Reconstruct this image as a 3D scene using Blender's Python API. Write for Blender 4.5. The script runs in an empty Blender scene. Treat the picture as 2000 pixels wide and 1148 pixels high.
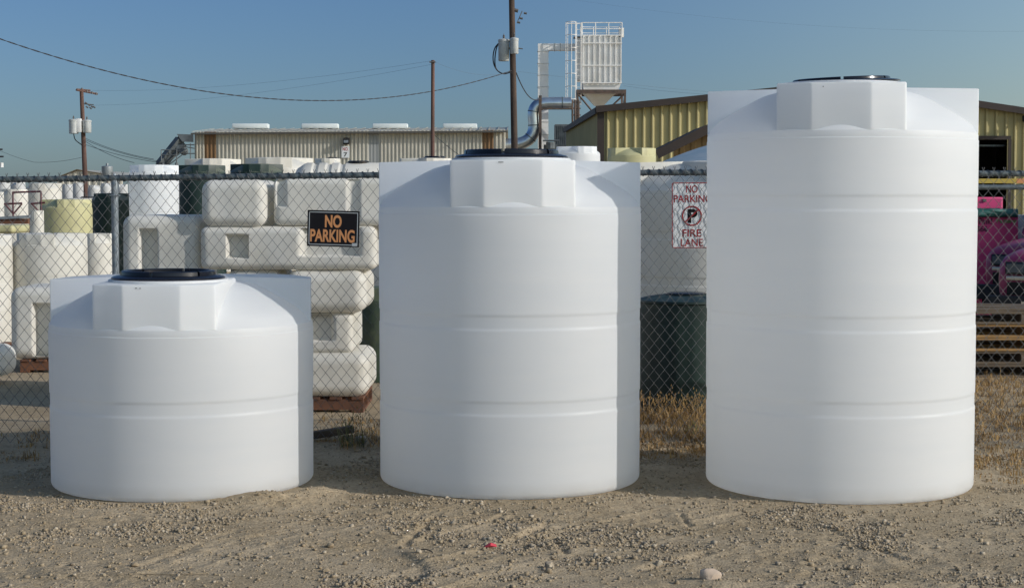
import bpy, bmesh, math, random
import numpy as np
from mathutils import Vector, Matrix
R_ = math.radians
rng = np.random.RandomState(7)
random.seed(7)
S = bpy.context.scene
COL = S.collection

# ------------------------------------------------------------------ camera
F = 3310.0; CH = 1.751; HZ = 385.0; PY = 545.0
pitch = math.atan((PY - HZ) / F)
cam = bpy.data.cameras.new('camera'); camo = bpy.data.objects.new('camera', cam); COL.objects.link(camo)
camo.location = (0, 0, CH); camo.rotation_euler = (math.pi / 2 - pitch, 0, 0)
cam.sensor_width = 36; cam.lens = F / 2000 * 36
cam.shift_y = -(574 - PY) / 2000
cam.clip_start = 0.1; cam.clip_end = 5000
S.camera = camo
# ------------------------------------------------------------------ world, sun, exposure
SUN_AZ = 20.8     # degrees in front of the +X axis
SUN_EL = 25.0
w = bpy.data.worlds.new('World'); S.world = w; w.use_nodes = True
nt = w.node_tree; nt.nodes.clear()
sky = nt.nodes.new('ShaderNodeTexSky'); sky.sky_type = 'NISHITA'; sky.sun_disc = False
sky.sun_elevation = R_(SUN_EL)
sky.sun_rotation = math.atan2(math.cos(R_(SUN_AZ)), -math.sin(R_(SUN_AZ)))
sky.altitude = 0; sky.air_density = 1.0; sky.dust_density = 0.6; sky.ozone_density = 3.0
bg = nt.nodes.new('ShaderNodeBackground'); bg.inputs[1].default_value = 0.118
out = nt.nodes.new('ShaderNodeOutputWorld')
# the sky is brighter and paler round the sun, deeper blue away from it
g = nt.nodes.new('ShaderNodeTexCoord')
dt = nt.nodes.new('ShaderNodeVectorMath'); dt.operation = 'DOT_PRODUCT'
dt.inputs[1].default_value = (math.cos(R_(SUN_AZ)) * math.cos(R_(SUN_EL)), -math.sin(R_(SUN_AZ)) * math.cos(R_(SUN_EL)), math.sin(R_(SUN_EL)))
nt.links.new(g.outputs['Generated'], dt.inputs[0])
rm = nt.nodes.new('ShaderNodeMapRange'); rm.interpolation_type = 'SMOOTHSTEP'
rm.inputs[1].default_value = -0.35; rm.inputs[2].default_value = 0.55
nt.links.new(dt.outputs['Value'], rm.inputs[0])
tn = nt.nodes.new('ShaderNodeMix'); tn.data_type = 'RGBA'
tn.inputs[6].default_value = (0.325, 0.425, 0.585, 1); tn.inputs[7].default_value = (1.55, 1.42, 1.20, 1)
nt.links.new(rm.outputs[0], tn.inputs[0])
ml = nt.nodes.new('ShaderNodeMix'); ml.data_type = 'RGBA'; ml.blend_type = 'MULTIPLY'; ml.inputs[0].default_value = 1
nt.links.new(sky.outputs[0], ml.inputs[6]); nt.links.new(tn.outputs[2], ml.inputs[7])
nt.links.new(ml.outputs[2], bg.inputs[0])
S.cycles.diffuse_bounces = 14; S.cycles.max_bounces = 16
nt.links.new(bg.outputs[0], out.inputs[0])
sl = bpy.data.lights.new('sun', 'SUN'); sl.energy = 2.75; sl.angle = R_(0.5); sl.color = (1, 0.965, 0.92)
so = bpy.data.objects.new('sun', sl); COL.objects.link(so)
sd = Vector((math.cos(R_(SUN_AZ)) * math.cos(R_(SUN_EL)), -math.sin(R_(SUN_AZ)) * math.cos(R_(SUN_EL)), math.sin(R_(SUN_EL))))
so.rotation_euler = sd.to_track_quat('Z', 'Y').to_euler(); so.location = sd * 60
S.view_settings.view_transform = 'Standard'; S.view_settings.look = 'None'
S.view_settings.exposure = 0.15; S.view_settings.gamma = 1
S.view_settings.use_curve_mapping = False

def P(px, py, Y):
    """world point seen at photo pixel (px,py) at distance Y"""
    u = (px - 1000) / F; v = (PY - py) / F
    d = Vector((u, math.cos(pitch) + v * math.sin(pitch), -math.sin(pitch) + v * math.cos(pitch)))
    k = Y / d.y
    return Vector((d.x * k, Y, CH + d.z * k))
def X(px, Y): return P(px, HZ, Y).x
def Z(py, Y): return P(1000, py, Y).z

# ------------------------------------------------------------------ materials
def mat(name, col, rough=0.6, metal=0.0, col2=None, scale=6.0, bump=0.0, bscale=60.0, stretch=(1, 1, 1), spec=0.5, detail=5, lo=0.35, hi=0.65, dirt=None, sss=0.0):
    m = bpy.data.materials.new(name); m.use_nodes = True
    n = m.node_tree.nodes; l = m.node_tree.links
    b = n['Principled BSDF']
    b.inputs['Base Color'].default_value = (*col, 1); b.inputs['Roughness'].default_value = rough
    b.inputs['Metallic'].default_value = metal; b.inputs['Specular IOR Level'].default_value = spec
    if sss:
        b.inputs['Subsurface Weight'].default_value = sss
        b.inputs['Subsurface Radius'].default_value = (1.0, 0.95, 0.9)
        b.inputs['Subsurface Scale'].default_value = 0.03
    tc = n.new('ShaderNodeTexCoord'); mp = n.new('ShaderNodeMapping'); mp.inputs['Scale'].default_value = stretch
    l.new(tc.outputs['Object'], mp.inputs[0])
    last = None
    if col2 is not None:
        nz = n.new('ShaderNodeTexNoise'); nz.inputs['Scale'].default_value = scale; nz.inputs['Detail'].default_value = detail
        l.new(mp.outputs[0], nz.inputs[0])
        cr = n.new('ShaderNodeValToRGB'); cr.color_ramp.elements[0].position = lo; cr.color_ramp.elements[1].position = hi
        cr.color_ramp.elements[0].color = (*col, 1); cr.color_ramp.elements[1].color = (*col2, 1)
        l.new(nz.outputs[0], cr.inputs[0]); last = cr.outputs[0]
        l.new(last, b.inputs['Base Color'])
    if dirt is not None:   # (colour, height over which dust from the ground fades out)
        sx = n.new('ShaderNodeSeparateXYZ'); l.new(tc.outputs['Object'], sx.inputs[0])
        n2 = n.new('ShaderNodeTexNoise'); n2.inputs['Scale'].default_value = 9; n2.inputs['Detail'].default_value = 8
        l.new(tc.outputs['Object'], n2.inputs[0])
        ma = n.new('ShaderNodeMath'); ma.operation = 'MULTIPLY_ADD'; ma.inputs[1].default_value = -1.0 / dirt[1]; ma.inputs[2].default_value = 0.75
        l.new(sx.outputs[2], ma.inputs[0])
        mb = n.new('ShaderNodeMath'); mb.operation = 'MULTIPLY'; mb.use_clamp = True
        l.new(ma.outputs[0], mb.inputs[0]); l.new(n2.outputs[0], mb.inputs[1])
        mx = n.new('ShaderNodeMix'); mx.data_type = 'RGBA'
        l.new(mb.outputs[0], mx.inputs[0])
        if last: l.new(last, mx.inputs[6])
        else: mx.inputs[6].default_value = (*col, 1)
        mx.inputs[7].default_value = (*dirt[0], 1)
        l.new(mx.outputs[2], b.inputs['Base Color'])
    if bump:
        nb = n.new('ShaderNodeTexNoise'); nb.inputs['Scale'].default_value = bscale; nb.inputs['Detail'].default_value = 4
        l.new(mp.outputs[0], nb.inputs[0])
        bp = n.new('ShaderNodeBump'); bp.inputs['Strength'].default_value = bump; bp.inputs['Distance'].default_value = 0.01
        l.new(nb.outputs[0], bp.inputs['Height']); l.new(bp.outputs[0], b.inputs['Normal'])
    return m

M = {}
M['hdpe'] = mat('white_polyethylene', (0.91, 0.915, 0.91), 0.46, col2=(0.87, 0.885, 0.89), scale=1.3, bump=0.035, bscale=12, stretch=(1, 1, 8), dirt=((0.42, 0.35, 0.25), 0.13))
def translucent(m, fac, col):
    n = m.node_tree.nodes; l = m.node_tree.links
    o = n['Material Output']; b = n['Principled BSDF']
    t = n.new('ShaderNodeBsdfTranslucent'); t.inputs[0].default_value = (*col, 1)
    x = n.new('ShaderNodeMixShader'); x.inputs[0].default_value = fac
    l.new(b.outputs[0], x.inputs[1]); l.new(t.outputs[0], x.inputs[2]); l.new(x.outputs[0], o.inputs[0])
translucent(M['hdpe'], 0.49, (0.985, 0.99, 0.99))
M['hdpe_b'] = mat('weathered_white_polyethylene', (0.80, 0.775, 0.71), 0.5, col2=(0.70, 0.67, 0.59), scale=2.5, bump=0.22, bscale=9)
translucent(M['hdpe_b'], 0.25, (0.92, 0.90, 0.84))
M['hdpe_y'] = mat('yellow_natural_polyethylene', (0.52, 0.49, 0.27), 0.5, col2=(0.44, 0.41, 0.22), scale=2.5)
M['green'] = mat('dark_green_polyethylene', (0.006, 0.022, 0.018), 0.5, col2=(0.010, 0.030, 0.024), scale=3, bump=0.1, bscale=8)
M['greenplain'] = mat('blackish_green_polyethylene', (0.006, 0.020, 0.017), 0.5, col2=(0.010, 0.030, 0.024), scale=3)
def dusty_top(m, col, lo, hi):
    n = m.node_tree.nodes; l = m.node_tree.links; b = n['Principled BSDF']
    src = b.inputs['Base Color'].links[0].from_socket
    ge = n.new('ShaderNodeNewGeometry'); sx = n.new('ShaderNodeSeparateXYZ'); l.new(ge.outputs['True Normal'], sx.inputs[0])
    mr = n.new('ShaderNodeMapRange'); mr.inputs[1].default_value = lo; mr.inputs[2].default_value = hi; l.new(sx.outputs[2], mr.inputs[0])
    mx = n.new('ShaderNodeMix'); mx.data_type = 'RGBA'; l.new(mr.outputs[0], mx.inputs[0]); l.new(src, mx.inputs[6]); mx.inputs[7].default_value = (*col, 1)
    l.new(mx.outputs[2], b.inputs['Base Color'])
dusty_top(M['green'], (0.13, 0.14, 0.10), .25, .75)
M['green_dust'] = mat('dusty_green_polyethylene', (0.10, 0.12, 0.07), 0.6, col2=(0.03, 0.07, 0.05), scale=3)
M['black'] = mat('black_plastic', (0.008, 0.009, 0.014), 0.22, bump=0.1, bscale=20, spec=.35)
M['wire'] = mat('galvanised_wire', (0.15, 0.155, 0.16), 0.55, 0.4, col2=(0.09, 0.09, 0.09), scale=30)
M['galv'] = mat('galvanised_pipe', (0.15, 0.18, 0.19), 0.6, 0.45, col2=(0.08, 0.10, 0.105), scale=25, bump=0.2)
M['galvpost'] = mat('galvanised_post', (0.33, 0.36, 0.38), 0.5, 0.5, col2=(0.24, 0.27, 0.29), scale=15, bump=0.1)
M['silver'] = mat('shiny_duct_metal', (0.62, 0.66, 0.70), 0.28, 0.9, col2=(0.45, 0.5, 0.55), scale=2)
M['pole'] = mat('pole_wood', (0.10, 0.065, 0.045), 0.9, col2=(0.05, 0.035, 0.028), scale=6, stretch=(1, 1, .15), bump=0.4, bscale=30)
M['polered'] = mat('reddish_pole_wood', (0.17, 0.09, 0.07), 0.9, col2=(0.10, 0.06, 0.045), scale=6, stretch=(1, 1, .15))
M['cable'] = mat('cable', (0.03, 0.03, 0.035), 0.7)
M['transf'] = mat('transformer_paint', (0.50, 0.52, 0.50), 0.5, col2=(0.42, 0.43, 0.42), scale=5)
M['cer'] = mat('ceramic', (0.12, 0.11, 0.10), 0.4)
M['beige'] = mat('beige_metal_siding', (0.54, 0.51, 0.43), 0.6, col2=(0.46, 0.435, 0.365), scale=1.2)
M['beige_roof'] = mat('pale_roof_metal', (0.48, 0.46, 0.38), 0.5, col2=(0.32, 0.30, 0.25), scale=1.5)
M['trim'] = mat('dark_trim', (0.08, 0.075, 0.065), 0.6)
M['rustpanel'] = mat('amber_panel', (0.25, 0.145, 0.07), 0.6, col2=(0.19, 0.11, 0.05), scale=1.5, stretch=(3, 3, .4))
M['greypanel'] = mat('grey_panel', (0.30, 0.31, 0.30), 0.6)
M['skyl'] = mat('skylight_plastic', (0.72, 0.76, 0.74), 0.4)
M['olive'] = mat('olive_yellow_siding', (0.45, 0.39, 0.19), 0.7, col2=(0.38, 0.33, 0.16), scale=1.0)
M['brown'] = mat('brown_trim', (0.040, 0.026, 0.020), 0.6, col2=(0.030, 0.021, 0.017), scale=2)
M['oldshed'] = mat('tan_shed_panel', (0.32, 0.22, 0.10), 0.7, col2=(0.26, 0.17, 0.08), scale=2)
M['blueroof'] = mat('blue_grey_sheet', (0.22, 0.30, 0.36), 0.5, col2=(0.30, 0.36, 0.40), scale=2.0)
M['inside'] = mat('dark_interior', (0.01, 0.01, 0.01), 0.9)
M['wpaint'] = mat('white_machine_paint', (0.82, 0.81, 0.78), 0.5, col2=(0.70, 0.67, 0.61), scale=1.2, lo=.45, hi=.75)
M['rust'] = mat('rusty_steel', (0.13, 0.085, 0.065), 0.8, col2=(0.07, 0.055, 0.045), scale=5)
M['redrack'] = mat('maroon_rack_paint', (0.085, 0.02, 0.03), 0.6)
M['orangewood'] = mat('red_brown_timber', (0.20, 0.085, 0.04), 0.8, col2=(0.11, 0.05, 0.028), scale=6, stretch=(.3, 1, 1))
M['pallet'] = mat('pallet_wood', (0.36, 0.21, 0.075), 0.85, col2=(0.19, 0.105, 0.04), scale=9, stretch=(.2, 1, 1), bump=0.3)
M['palletgrey'] = mat('grey_pallet_wood', (0.15, 0.11, 0.07), 0.85, col2=(0.07, 0.052, 0.038), scale=9, stretch=(.2, 1, 1), bump=0.3)
M['signblack'] = mat('sign_black', (0.008, 0.007, 0.009), 0.6, spec=.2)
M['signgrey'] = mat('sign_grey', (0.42, 0.44, 0.44), 0.5)
M['signorange'] = mat('faded_orange', (0.64, 0.27, 0.095), 0.6, col2=(0.56, 0.25, 0.10), scale=15)
M['signwhite'] = mat('sign_white', (0.80, 0.81, 0.80), 0.45, col2=(0.70, 0.72, 0.72), scale=12)
M['signred'] = mat('sign_red', (0.34, 0.010, 0.014), 0.5)
M['pink'] = mat('hot_pink_paint', (0.70, 0.06, 0.20), 0.6, col2=(0.58, 0.05, 0.17), scale=3)
M['carpink'] = mat('faded_magenta_car_paint', (0.34, 0.035, 0.11), 0.4, col2=(0.25, 0.03, 0.09), scale=3)
M['tarp'] = mat('green_tarp', (0.01, 0.07, 0.055), 0.5, col2=(0.03, 0.12, 0.10), scale=9)
M['glass'] = mat('dark_glass', (0.02, 0.025, 0.03), 0.08)
M['chrome'] = mat('dull_chrome', (0.5, 0.47, 0.4), 0.35, 0.7)
M['rubber'] = mat('rubber', (0.02, 0.02, 0.02), 0.8)
M['greentext'] = mat('green_text', (0.03, 0.32, 0.06), 0.6)
M['darktext'] = mat('dark_text', (0.05, 0.01, 0.03), 0.6)
M['yellowsteel'] = mat('yellow_steel', (0.45, 0.33, 0.06), 0.5)
M['machine'] = mat('grey_machine_steel', (0.13, 0.15, 0.16), 0.6, col2=(0.07, 0.08, 0.085), scale=3)
M['plank'] = mat('old_plank', (0.10, 0.075, 0.055), 0.9, col2=(0.06, 0.045, 0.035), scale=10, stretch=(.3, 1, 1), bump=0.4)
M['farwire'] = mat('distant_wire', (0.10, 0.12, 0.14), 0.8)
M['farwhite'] = mat('distant_white', (0.58, 0.58, 0.56), 0.6, col2=(0.42, 0.42, 0.42), scale=2)
M['redbit'] = mat('red_plastic_scrap', (0.55, 0.05, 0.07), 0.5)
M['concrete'] = mat('concrete', (0.36, 0.33, 0.29), 0.9, col2=(0.26, 0.24, 0.21), scale=12, bump=0.4)

# ------------------------------------------------------------------ object helpers
def tag(o, label=None, cat=None, group=None, kind=None):
    if label: o['label'] = label
    if cat: o['category'] = cat
    if group: o['group'] = group
    if kind: o['kind'] = kind
    return o
def thing(name, label, cat, loc=(0, 0, 0), rz=0, group=None):
    o = bpy.data.objects.new(name, None); COL.objects.link(o); o.empty_display_size = 0.1
    o.location = loc; o.rotation_euler = (0, 0, rz)
    return tag(o, label, cat, group)
def link(name, me, m, parent=None, smooth=None):
    if m is not None: me.materials.append(m)
    if smooth is not None:
        me.shade_smooth(); me.set_sharp_from_angle(angle=R_(smooth))
    o = bpy.data.objects.new(name, me); COL.objects.link(o)
    if parent: o.parent = parent
    return o
def copy_tree(o, parent=None):
    c = o.copy(); COL.objects.link(c)
    if parent is not None: c.parent = parent
    for ch in list(o.children): copy_tree(ch, c)
    return c

class MB:
    def __init__(s): s.v = []; s.f = []
    def add(s, vs, fs):
        k = len(s.v); s.v += [tuple(v) for v in vs]; s.f += [tuple(i + k for i in f) for f in fs]; return s
    def box(s, c, d, rot=None, top=None):
        hx, hy, hz = d[0] / 2, d[1] / 2, d[2] / 2
        tx, ty = (top if top else (1, 1))
        vs = [Vector((x * (tx if z > 0 else 1), y * (ty if z > 0 else 1), z)) for z in (-hz, hz) for x, y in ((-hx, -hy), (hx, -hy), (hx, hy), (-hx, hy))]
        if rot is not None: vs = [rot @ v for v in vs]
        c = Vector(c)
        return s.add([v + c for v in vs], [(3, 2, 1, 0), (4, 5, 6, 7), (0, 1, 5, 4), (1, 2, 6, 5), (2, 3, 7, 6), (3, 0, 4, 7)])
    def bb(s, x0, x1, y0, y1, z0, z1): return s.box(((x0 + x1) / 2, (y0 + y1) / 2, (z0 + z1) / 2), (x1 - x0, y1 - y0, z1 - z0))
    def tube(s, pts, r, n=8, cap=True):
        pts = [Vector(p) for p in pts]
        rs = r if isinstance(r, (list, tuple)) else [r] * len(pts)
        vs = []; fs = []
        u = None
        for i, p in enumerate(pts):
            t = (pts[min(i + 1, len(pts) - 1)] - pts[max(i - 1, 0)]).normalized()
            if u is None:
                a = Vector((0, 0, 1)) if abs(t.z) < 0.95 else Vector((1, 0, 0))
                u = t.cross(a).normalized()
            else: u = (u - t * u.dot(t)).normalized()
            q = u.cross(t).normalized()
            for k in range(n):
                an = 2 * math.pi * k / n
                vs.append(p + (u * math.cos(an) + q * math.sin(an)) * rs[i])
        for i in range(len(pts) - 1):
            for k in range(n):
                k2 = (k + 1) % n
                fs.append((i * n + k, (i + 1) * n + k, (i + 1) * n + k2, i * n + k2))
        if cap:
            fs.append(tuple(range(n))); fs.append(tuple((len(pts) - 1) * n + k for k in reversed(range(n))))
        return s.add(vs, fs)
    def lathe(s, prof, n=96, c=(0, 0, 0), closed=True):
        c = Vector(c); vs = []; fs = []
        for r, z in prof:
            for k in range(n):
                a = 2 * math.pi * k / n
                vs.append(c + Vector((r * math.cos(a), r * math.sin(a), z)))
        for i in range(len(prof) - 1):
            for k in range(n):
                k2 = (k + 1) % n
                fs.append((i * n + k, i * n + k2, (i + 1) * n + k2, (i + 1) * n + k))
        if closed:
            fs.append(tuple(reversed(range(n)))); fs.append(tuple((len(prof) - 1) * n + k for k in range(n)))
        return s.add(vs, fs)
    def prism(s, poly, z0, z1):
        n = len(poly)
        vs = [(x, y, z0) for x, y in poly] + [(x, y, z1) for x, y in poly]
        fs = [(i, (i + 1) % n, n + (i + 1) % n, n + i) for i in range(n)]
        return s.add(vs, fs + [tuple(reversed(range(n))), tuple(range(n, 2 * n))])
    def mesh(s, name='mesh'):
        me = bpy.data.meshes.new(name); me.from_pydata(s.v, [], s.f); me.update(); return me
    def build(s, name, m, parent=None, smooth=None, bevel=0):
        me = s.mesh(name)
        if bevel:
            bm = bmesh.new(); bm.from_mesh(me)
            es = [e for e in bm.edges if len(e.link_faces) == 2 and e.calc_face_angle(0) > R_(30)]
            bmesh.ops.bevel(bm, geom=es, offset=bevel, segments=2, profile=0.5, affect='EDGES', clamp_overlap=True)
            bm.to_mesh(me); bm.free()
            if smooth is None: smooth = 40
        return link(name, me, m, parent, smooth)

def text_mesh(txt, size, bold=0.0, sx=1.0, extrude=0.001, align='CENTER', space=1.0):
    cu = bpy.data.curves.new('t', 'FONT'); cu.body = txt; cu.size = size; cu.align_x = align; cu.align_y = 'CENTER'
    cu.offset = bold; cu.extrude = extrude; cu.space_character = space
    o = bpy.data.objects.new('t', cu); COL.objects.link(o)
    dg = bpy.context.evaluated_depsgraph_get()
    me = bpy.data.meshes.new_from_object(o.evaluated_get(dg))
    bpy.data.objects.remove(o); bpy.data.curves.remove(cu)
    me.transform(Matrix.Diagonal((sx, 1, 1, 1)))
    me.transform(Matrix.Rotation(math.pi / 2, 4, 'X'))    # stands in XZ, faces -Y
    return me
def text(name, txt, size, m, parent, loc, **k):
    o = link(name, text_mesh(txt, size, **k), m, parent); o.location = loc; return o

# ------------------------------------------------------------------ noise
def vnoise(x, y, seed=0):
    xi = np.floor(x).astype(np.int64); yi = np.floor(y).astype(np.int64)
    fx = x - xi; fy = y - yi; fx = fx * fx * (3 - 2 * fx); fy = fy * fy * (3 - 2 * fy)
    def h(a, b):
        n = (a * 374761393 + b * 668265263 + seed * 1442695041) & 0xffffffff
        n = ((n ^ (n >> 13)) * 1274126177) & 0xffffffff
        return ((n ^ (n >> 16)) & 0xffff) / 65535.0
    return (h(xi, yi) * (1 - fx) + h(xi + 1, yi) * fx) * (1 - fy) + (h(xi, yi + 1) * (1 - fx) + h(xi + 1, yi + 1) * fx) * fy
def fbm(x, y, o=4, seed=0):
    r = 0; a = .5
    for i in range(o): r = r + a * vnoise(x * 2 ** i, y * 2 ** i, seed + i); a /= 2
    return r - .5

# tank placement: solve centre from silhouette pixels
def solve(xl, xr, Rr):
    al = math.atan((xl - 1000) / F); ar = math.atan((xr - 1000) / F)
    c = (al + ar) / 2; h = (ar - al) / 2; D = Rr / math.sin(h)
    return D * math.sin(c), D * math.cos(c)
TR = 0.813
TR1 = 0.801
T1 = solve(91.5, 611, TR1); T2 = solve(739.5, 1252, TR); T3 = solve(1379.5, 1909.5, TR)
HERO = [T1, T2, T3]

def gh(x, y):
    """ground height"""
    near = np.clip((14.0 - y) / 3.0, 0, 1)
    far = 1 - near
    z = 0.035 * fbm(x * .7 + 3, y * .9, 3, 1) + 0.022 * fbm(x * 3, y * 3.2, 4, 5) * (0.5 + vnoise(x * .9, y * .9, 77))
    z = z + 0.018 * fbm(x * 11, y * 12, 4, 9) * np.clip(vnoise(x * 1.6, y * 1.8, 33) * 2 - .5, 0.15, 1)
    rough = np.clip(vnoise(x * 1.5 + 9, y * 2.2, 61) * 2.4 - .7, 0.1, 1)
    z = z + rough * (.017 * fbm(x * 24, y * 27, 3, 91))
    # tyre ruts
    for (x0, y0, k, wd, dp, bend) in ((-0.62, 7.5, 0.55, .10, .030, .12), (-0.2, 7.5, .62, .09, .022, .12), (1.35, 7.4, .25, .11, .020, .05), (2.15, 7.4, -.35, .10, .018, .1), (-2.6, 7.4, .9, .10, .016, .1), (-1.75, 7.4, .3, .08, .015, .06)):
        xc = x0 + k * (y - y0) + bend * (y - y0) ** 2
        d = (x - xc) / wd
        m = np.clip((9.7 - y) / .5, 0, 1)
        tread = 0.5 + 0.5 * np.clip(np.sin((y * 1.0 + .35 * np.abs(d) * wd * 3) * 2 * math.pi / .075) * 2, -1, 1)
        n = .4 + vnoise(x * 3 + k, y * 3, 21)
        dp = dp * .26
        z = z - m * n * dp * np.exp(-d ** 4) * (.55 + .45 * tread) + m * n * dp * .7 * np.exp(-((np.abs(d) - 1.35) / .28) ** 2)
    # a curved ledge of loose earth
    xc = -0.55 + 0.16 * np.sin((y - 7.3) * 3.2)
    z = z + np.clip((8.5 - y) / .3, 0, 1) * (.016 + .014 * vnoise(x * 9, y * 9, 13)) / (1 + np.exp(-np.clip(x - xc + .03 * fbm(x * 12, y * 12, 3, 17), -.5, .5) / .010)) * np.exp(-np.clip(x - xc, 0, 9) / .45)
    for (ax, ay, bx, by, wd, dp) in ((0.0, 8.62, .18, 9.05, .028, .035), (-.55, 8.5, -.42, 9.3, .02, .02), (-.48, 8.6, -.05, 9.3, .018, .018), (.26, 8.3, .22, 8.7, .02, .02), (.95, 9.0, .93, 9.3, .014, .02), (-1.75, 8.0, -1.45, 8.9, .02, .012), (1.9, 8.2, 1.6, 9.0, .02, .016), (.6, 7.9, .95, 8.3, .03, .022)):
        ux, uy = bx - ax, by - ay; L2 = ux * ux + uy * uy
        t_ = np.clip(((x - ax) * ux + (y - ay) * uy) / L2, 0, 1); dd = np.sqrt((x - ax - t_ * ux) ** 2 + (y - ay - t_ * uy) ** 2)
        dp = dp * .6 * (.4 + vnoise(x * 14, y * 14, 19)); z = z - dp * np.exp(-(dd / wd) ** 2) + dp * .3 * np.exp(-((dd - 2 * wd) / wd) ** 2)
    for (cx, cy, rx, ry, a) in ((-1.5, 9.72, .22, .12, .05), (-1.2, 10.0, .16, .16, .045), (1.5, 7.55, .3, .12, .03), (0.9, 7.6, .3, .1, .025)):
        z = z + a * np.exp(-((x - cx) / rx) ** 2 - ((y - cy) / ry) ** 2)
    for (cx, cy) in HERO:
        d = np.sqrt((x - cx) ** 2 + (y - cy) ** 2)
        m = np.clip((d - (TR - .04)) / .22, 0, 1)
        z = np.where(d < TR + .25, z * m + (1 - m) * np.where(d < TR - .06, -.02, -.002 + .012 * vnoise(x * 7, y * 7, 55) * vnoise(x * 30, y * 30, 56)), z)
    # keep the mound against the first tank
    cx, cy = T1
    z = z + .035 * np.exp(-((x - (cx + .55)) / .28) ** 2 - ((y - (cy - .62)) / .13) ** 2)
    return z * (near + far * .6)

# ------------------------------------------------------------------ ground
def axis(segs):
    a = []
    for s, e, st in segs: a += list(np.arange(s, e, st))
    return np.array(a + [segs[-1][1]])
gx = axis([(-2500, -400, 300), (-400, -60, 40), (-60, -10, 4), (-10, -3.4, .3), (-3.4, 3.4, .0125), (3.4, 10, .3), (10, 60, 4), (60, 400, 40), (400, 2500, 300)])
gy = axis([(-300, 0, 50), (0, 6.8, .8), (6.8, 10.6, .0095), (10.6, 13, .06), (13, 25, .3), (25, 100, 5), (100, 500, 50), (500, 4000, 500)])
GX, GY = np.meshgrid(gx, gy)
GZ = gh(GX, GY)
GZ = np.where(GY > 40, 0, GZ)
nx, ny = len(gx), len(gy)
co = np.stack([GX, GY, GZ], -1).reshape(-1, 3).astype(np.float32)
ii = np.arange(nx * ny).reshape(ny, nx)
q = np.stack([ii[:-1, :-1], ii[:-1, 1:], ii[1:, 1:], ii[1:, :-1]], -1).reshape(-1, 4)
def fast_mesh(name, co, q):
    me = bpy.data.meshes.new(name)
    k = q.shape[1]
    me.vertices.add(len(co)); me.vertices.foreach_set('co', np.ascontiguousarray(co, dtype=np.float32).ravel())
    me.loops.add(q.size); me.loops.foreach_set('vertex_index', q.astype(np.int32).ravel())
    me.polygons.add(len(q)); me.polygons.foreach_set('loop_start', (np.arange(len(q)) * k).astype(np.int32))
    me.polygons.foreach_set('loop_total', np.full(len(q), k, dtype=np.int32))
    me.update(calc_edges=True); return me
me = fast_mesh('ground', co, q); me.shade_smooth()
gm = bpy.data.materials.new('dirt_ground'); gm.use_nodes = True
n = gm.node_tree.nodes; l = gm.node_tree.links; b = n['Principled BSDF']; b.inputs['Roughness'].default_value = .95; b.inputs['Specular IOR Level'].default_value = .15
tc = n.new('ShaderNodeTexCoord')
def noise(sc, det=6, rough=.6):
    z = n.new('ShaderNodeTexNoise'); z.inputs['Scale'].default_value = sc; z.inputs['Detail'].default_value = det; z.inputs['Roughness'].default_value = rough
    l.new(tc.outputs['Object'], z.inputs[0]); return z
def ramp(src, c0, c1, p0, p1):
    r = n.new('ShaderNodeValToRGB'); e = r.color_ramp.elements; e[0].position = p0; e[1].position = p1; e[0].color = (*c0, 1); e[1].color = (*c1, 1)
    l.new(src, r.inputs[0]); return r
def mixc(fac, a, bb, mode='MIX'):
    x = n.new('ShaderNodeMix'); x.data_type = 'RGBA'; x.blend_type = mode
    if isinstance(fac, float): x.inputs[0].default_value = fac
    else: l.new(fac, x.inputs[0])
    l.new(a, x.inputs[6]); l.new(bb, x.inputs[7]); return x.outputs[2]
c1 = ramp(noise(1.2, 5).outputs[0], (0.315, 0.245, 0.155), (0.43, 0.345, 0.235), .32, .66)
c2 = ramp(noise(38, 8, .75).outputs[0], (0.78, 0.76, 0.73), (1.10, 1.10, 1.10), .36, .60)
base = mixc(1.0, c1.outputs[0], c2.outputs[0], 'MULTIPLY')
vo = n.new('ShaderNodeTexVoronoi'); vo.inputs['Scale'].default_value = 75; l.new(tc.outputs['Object'], vo.inputs[0])
vr = ramp(vo.outputs['Color'], (.60, .59, .57), (1.30, 1.27, 1.22), .2, .9)
vm = ramp(noise(5, 5).outputs[0], (0, 0, 0), (.8, .8, .8), .45, .62)
peb = mixc(1.0, base, vr.outputs[0], 'MULTIPLY')
base = mixc(vm.outputs[0], base, peb)
l.new(base, b.inputs['Base Color'])
bp = n.new('ShaderNodeBump'); bp.inputs['Strength'].default_value = .55; bp.inputs['Distance'].default_value = .010
nb = noise(45, 8, .75); l.new(nb.outputs[0], bp.inputs['Height'])
bp2 = n.new('ShaderNodeBump'); bp2.inputs['Strength'].default_value = .5; bp2.inputs['Distance'].default_value = .006; bp2.invert = True
l.new(vo.outputs['Distance'], bp2.inputs['Height']); l.new(bp.outputs[0], bp2.inputs['Normal']); l.new(bp2.outputs[0], b.inputs['Normal'])
tag(link('ground', me, gm), kind='structure')

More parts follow.
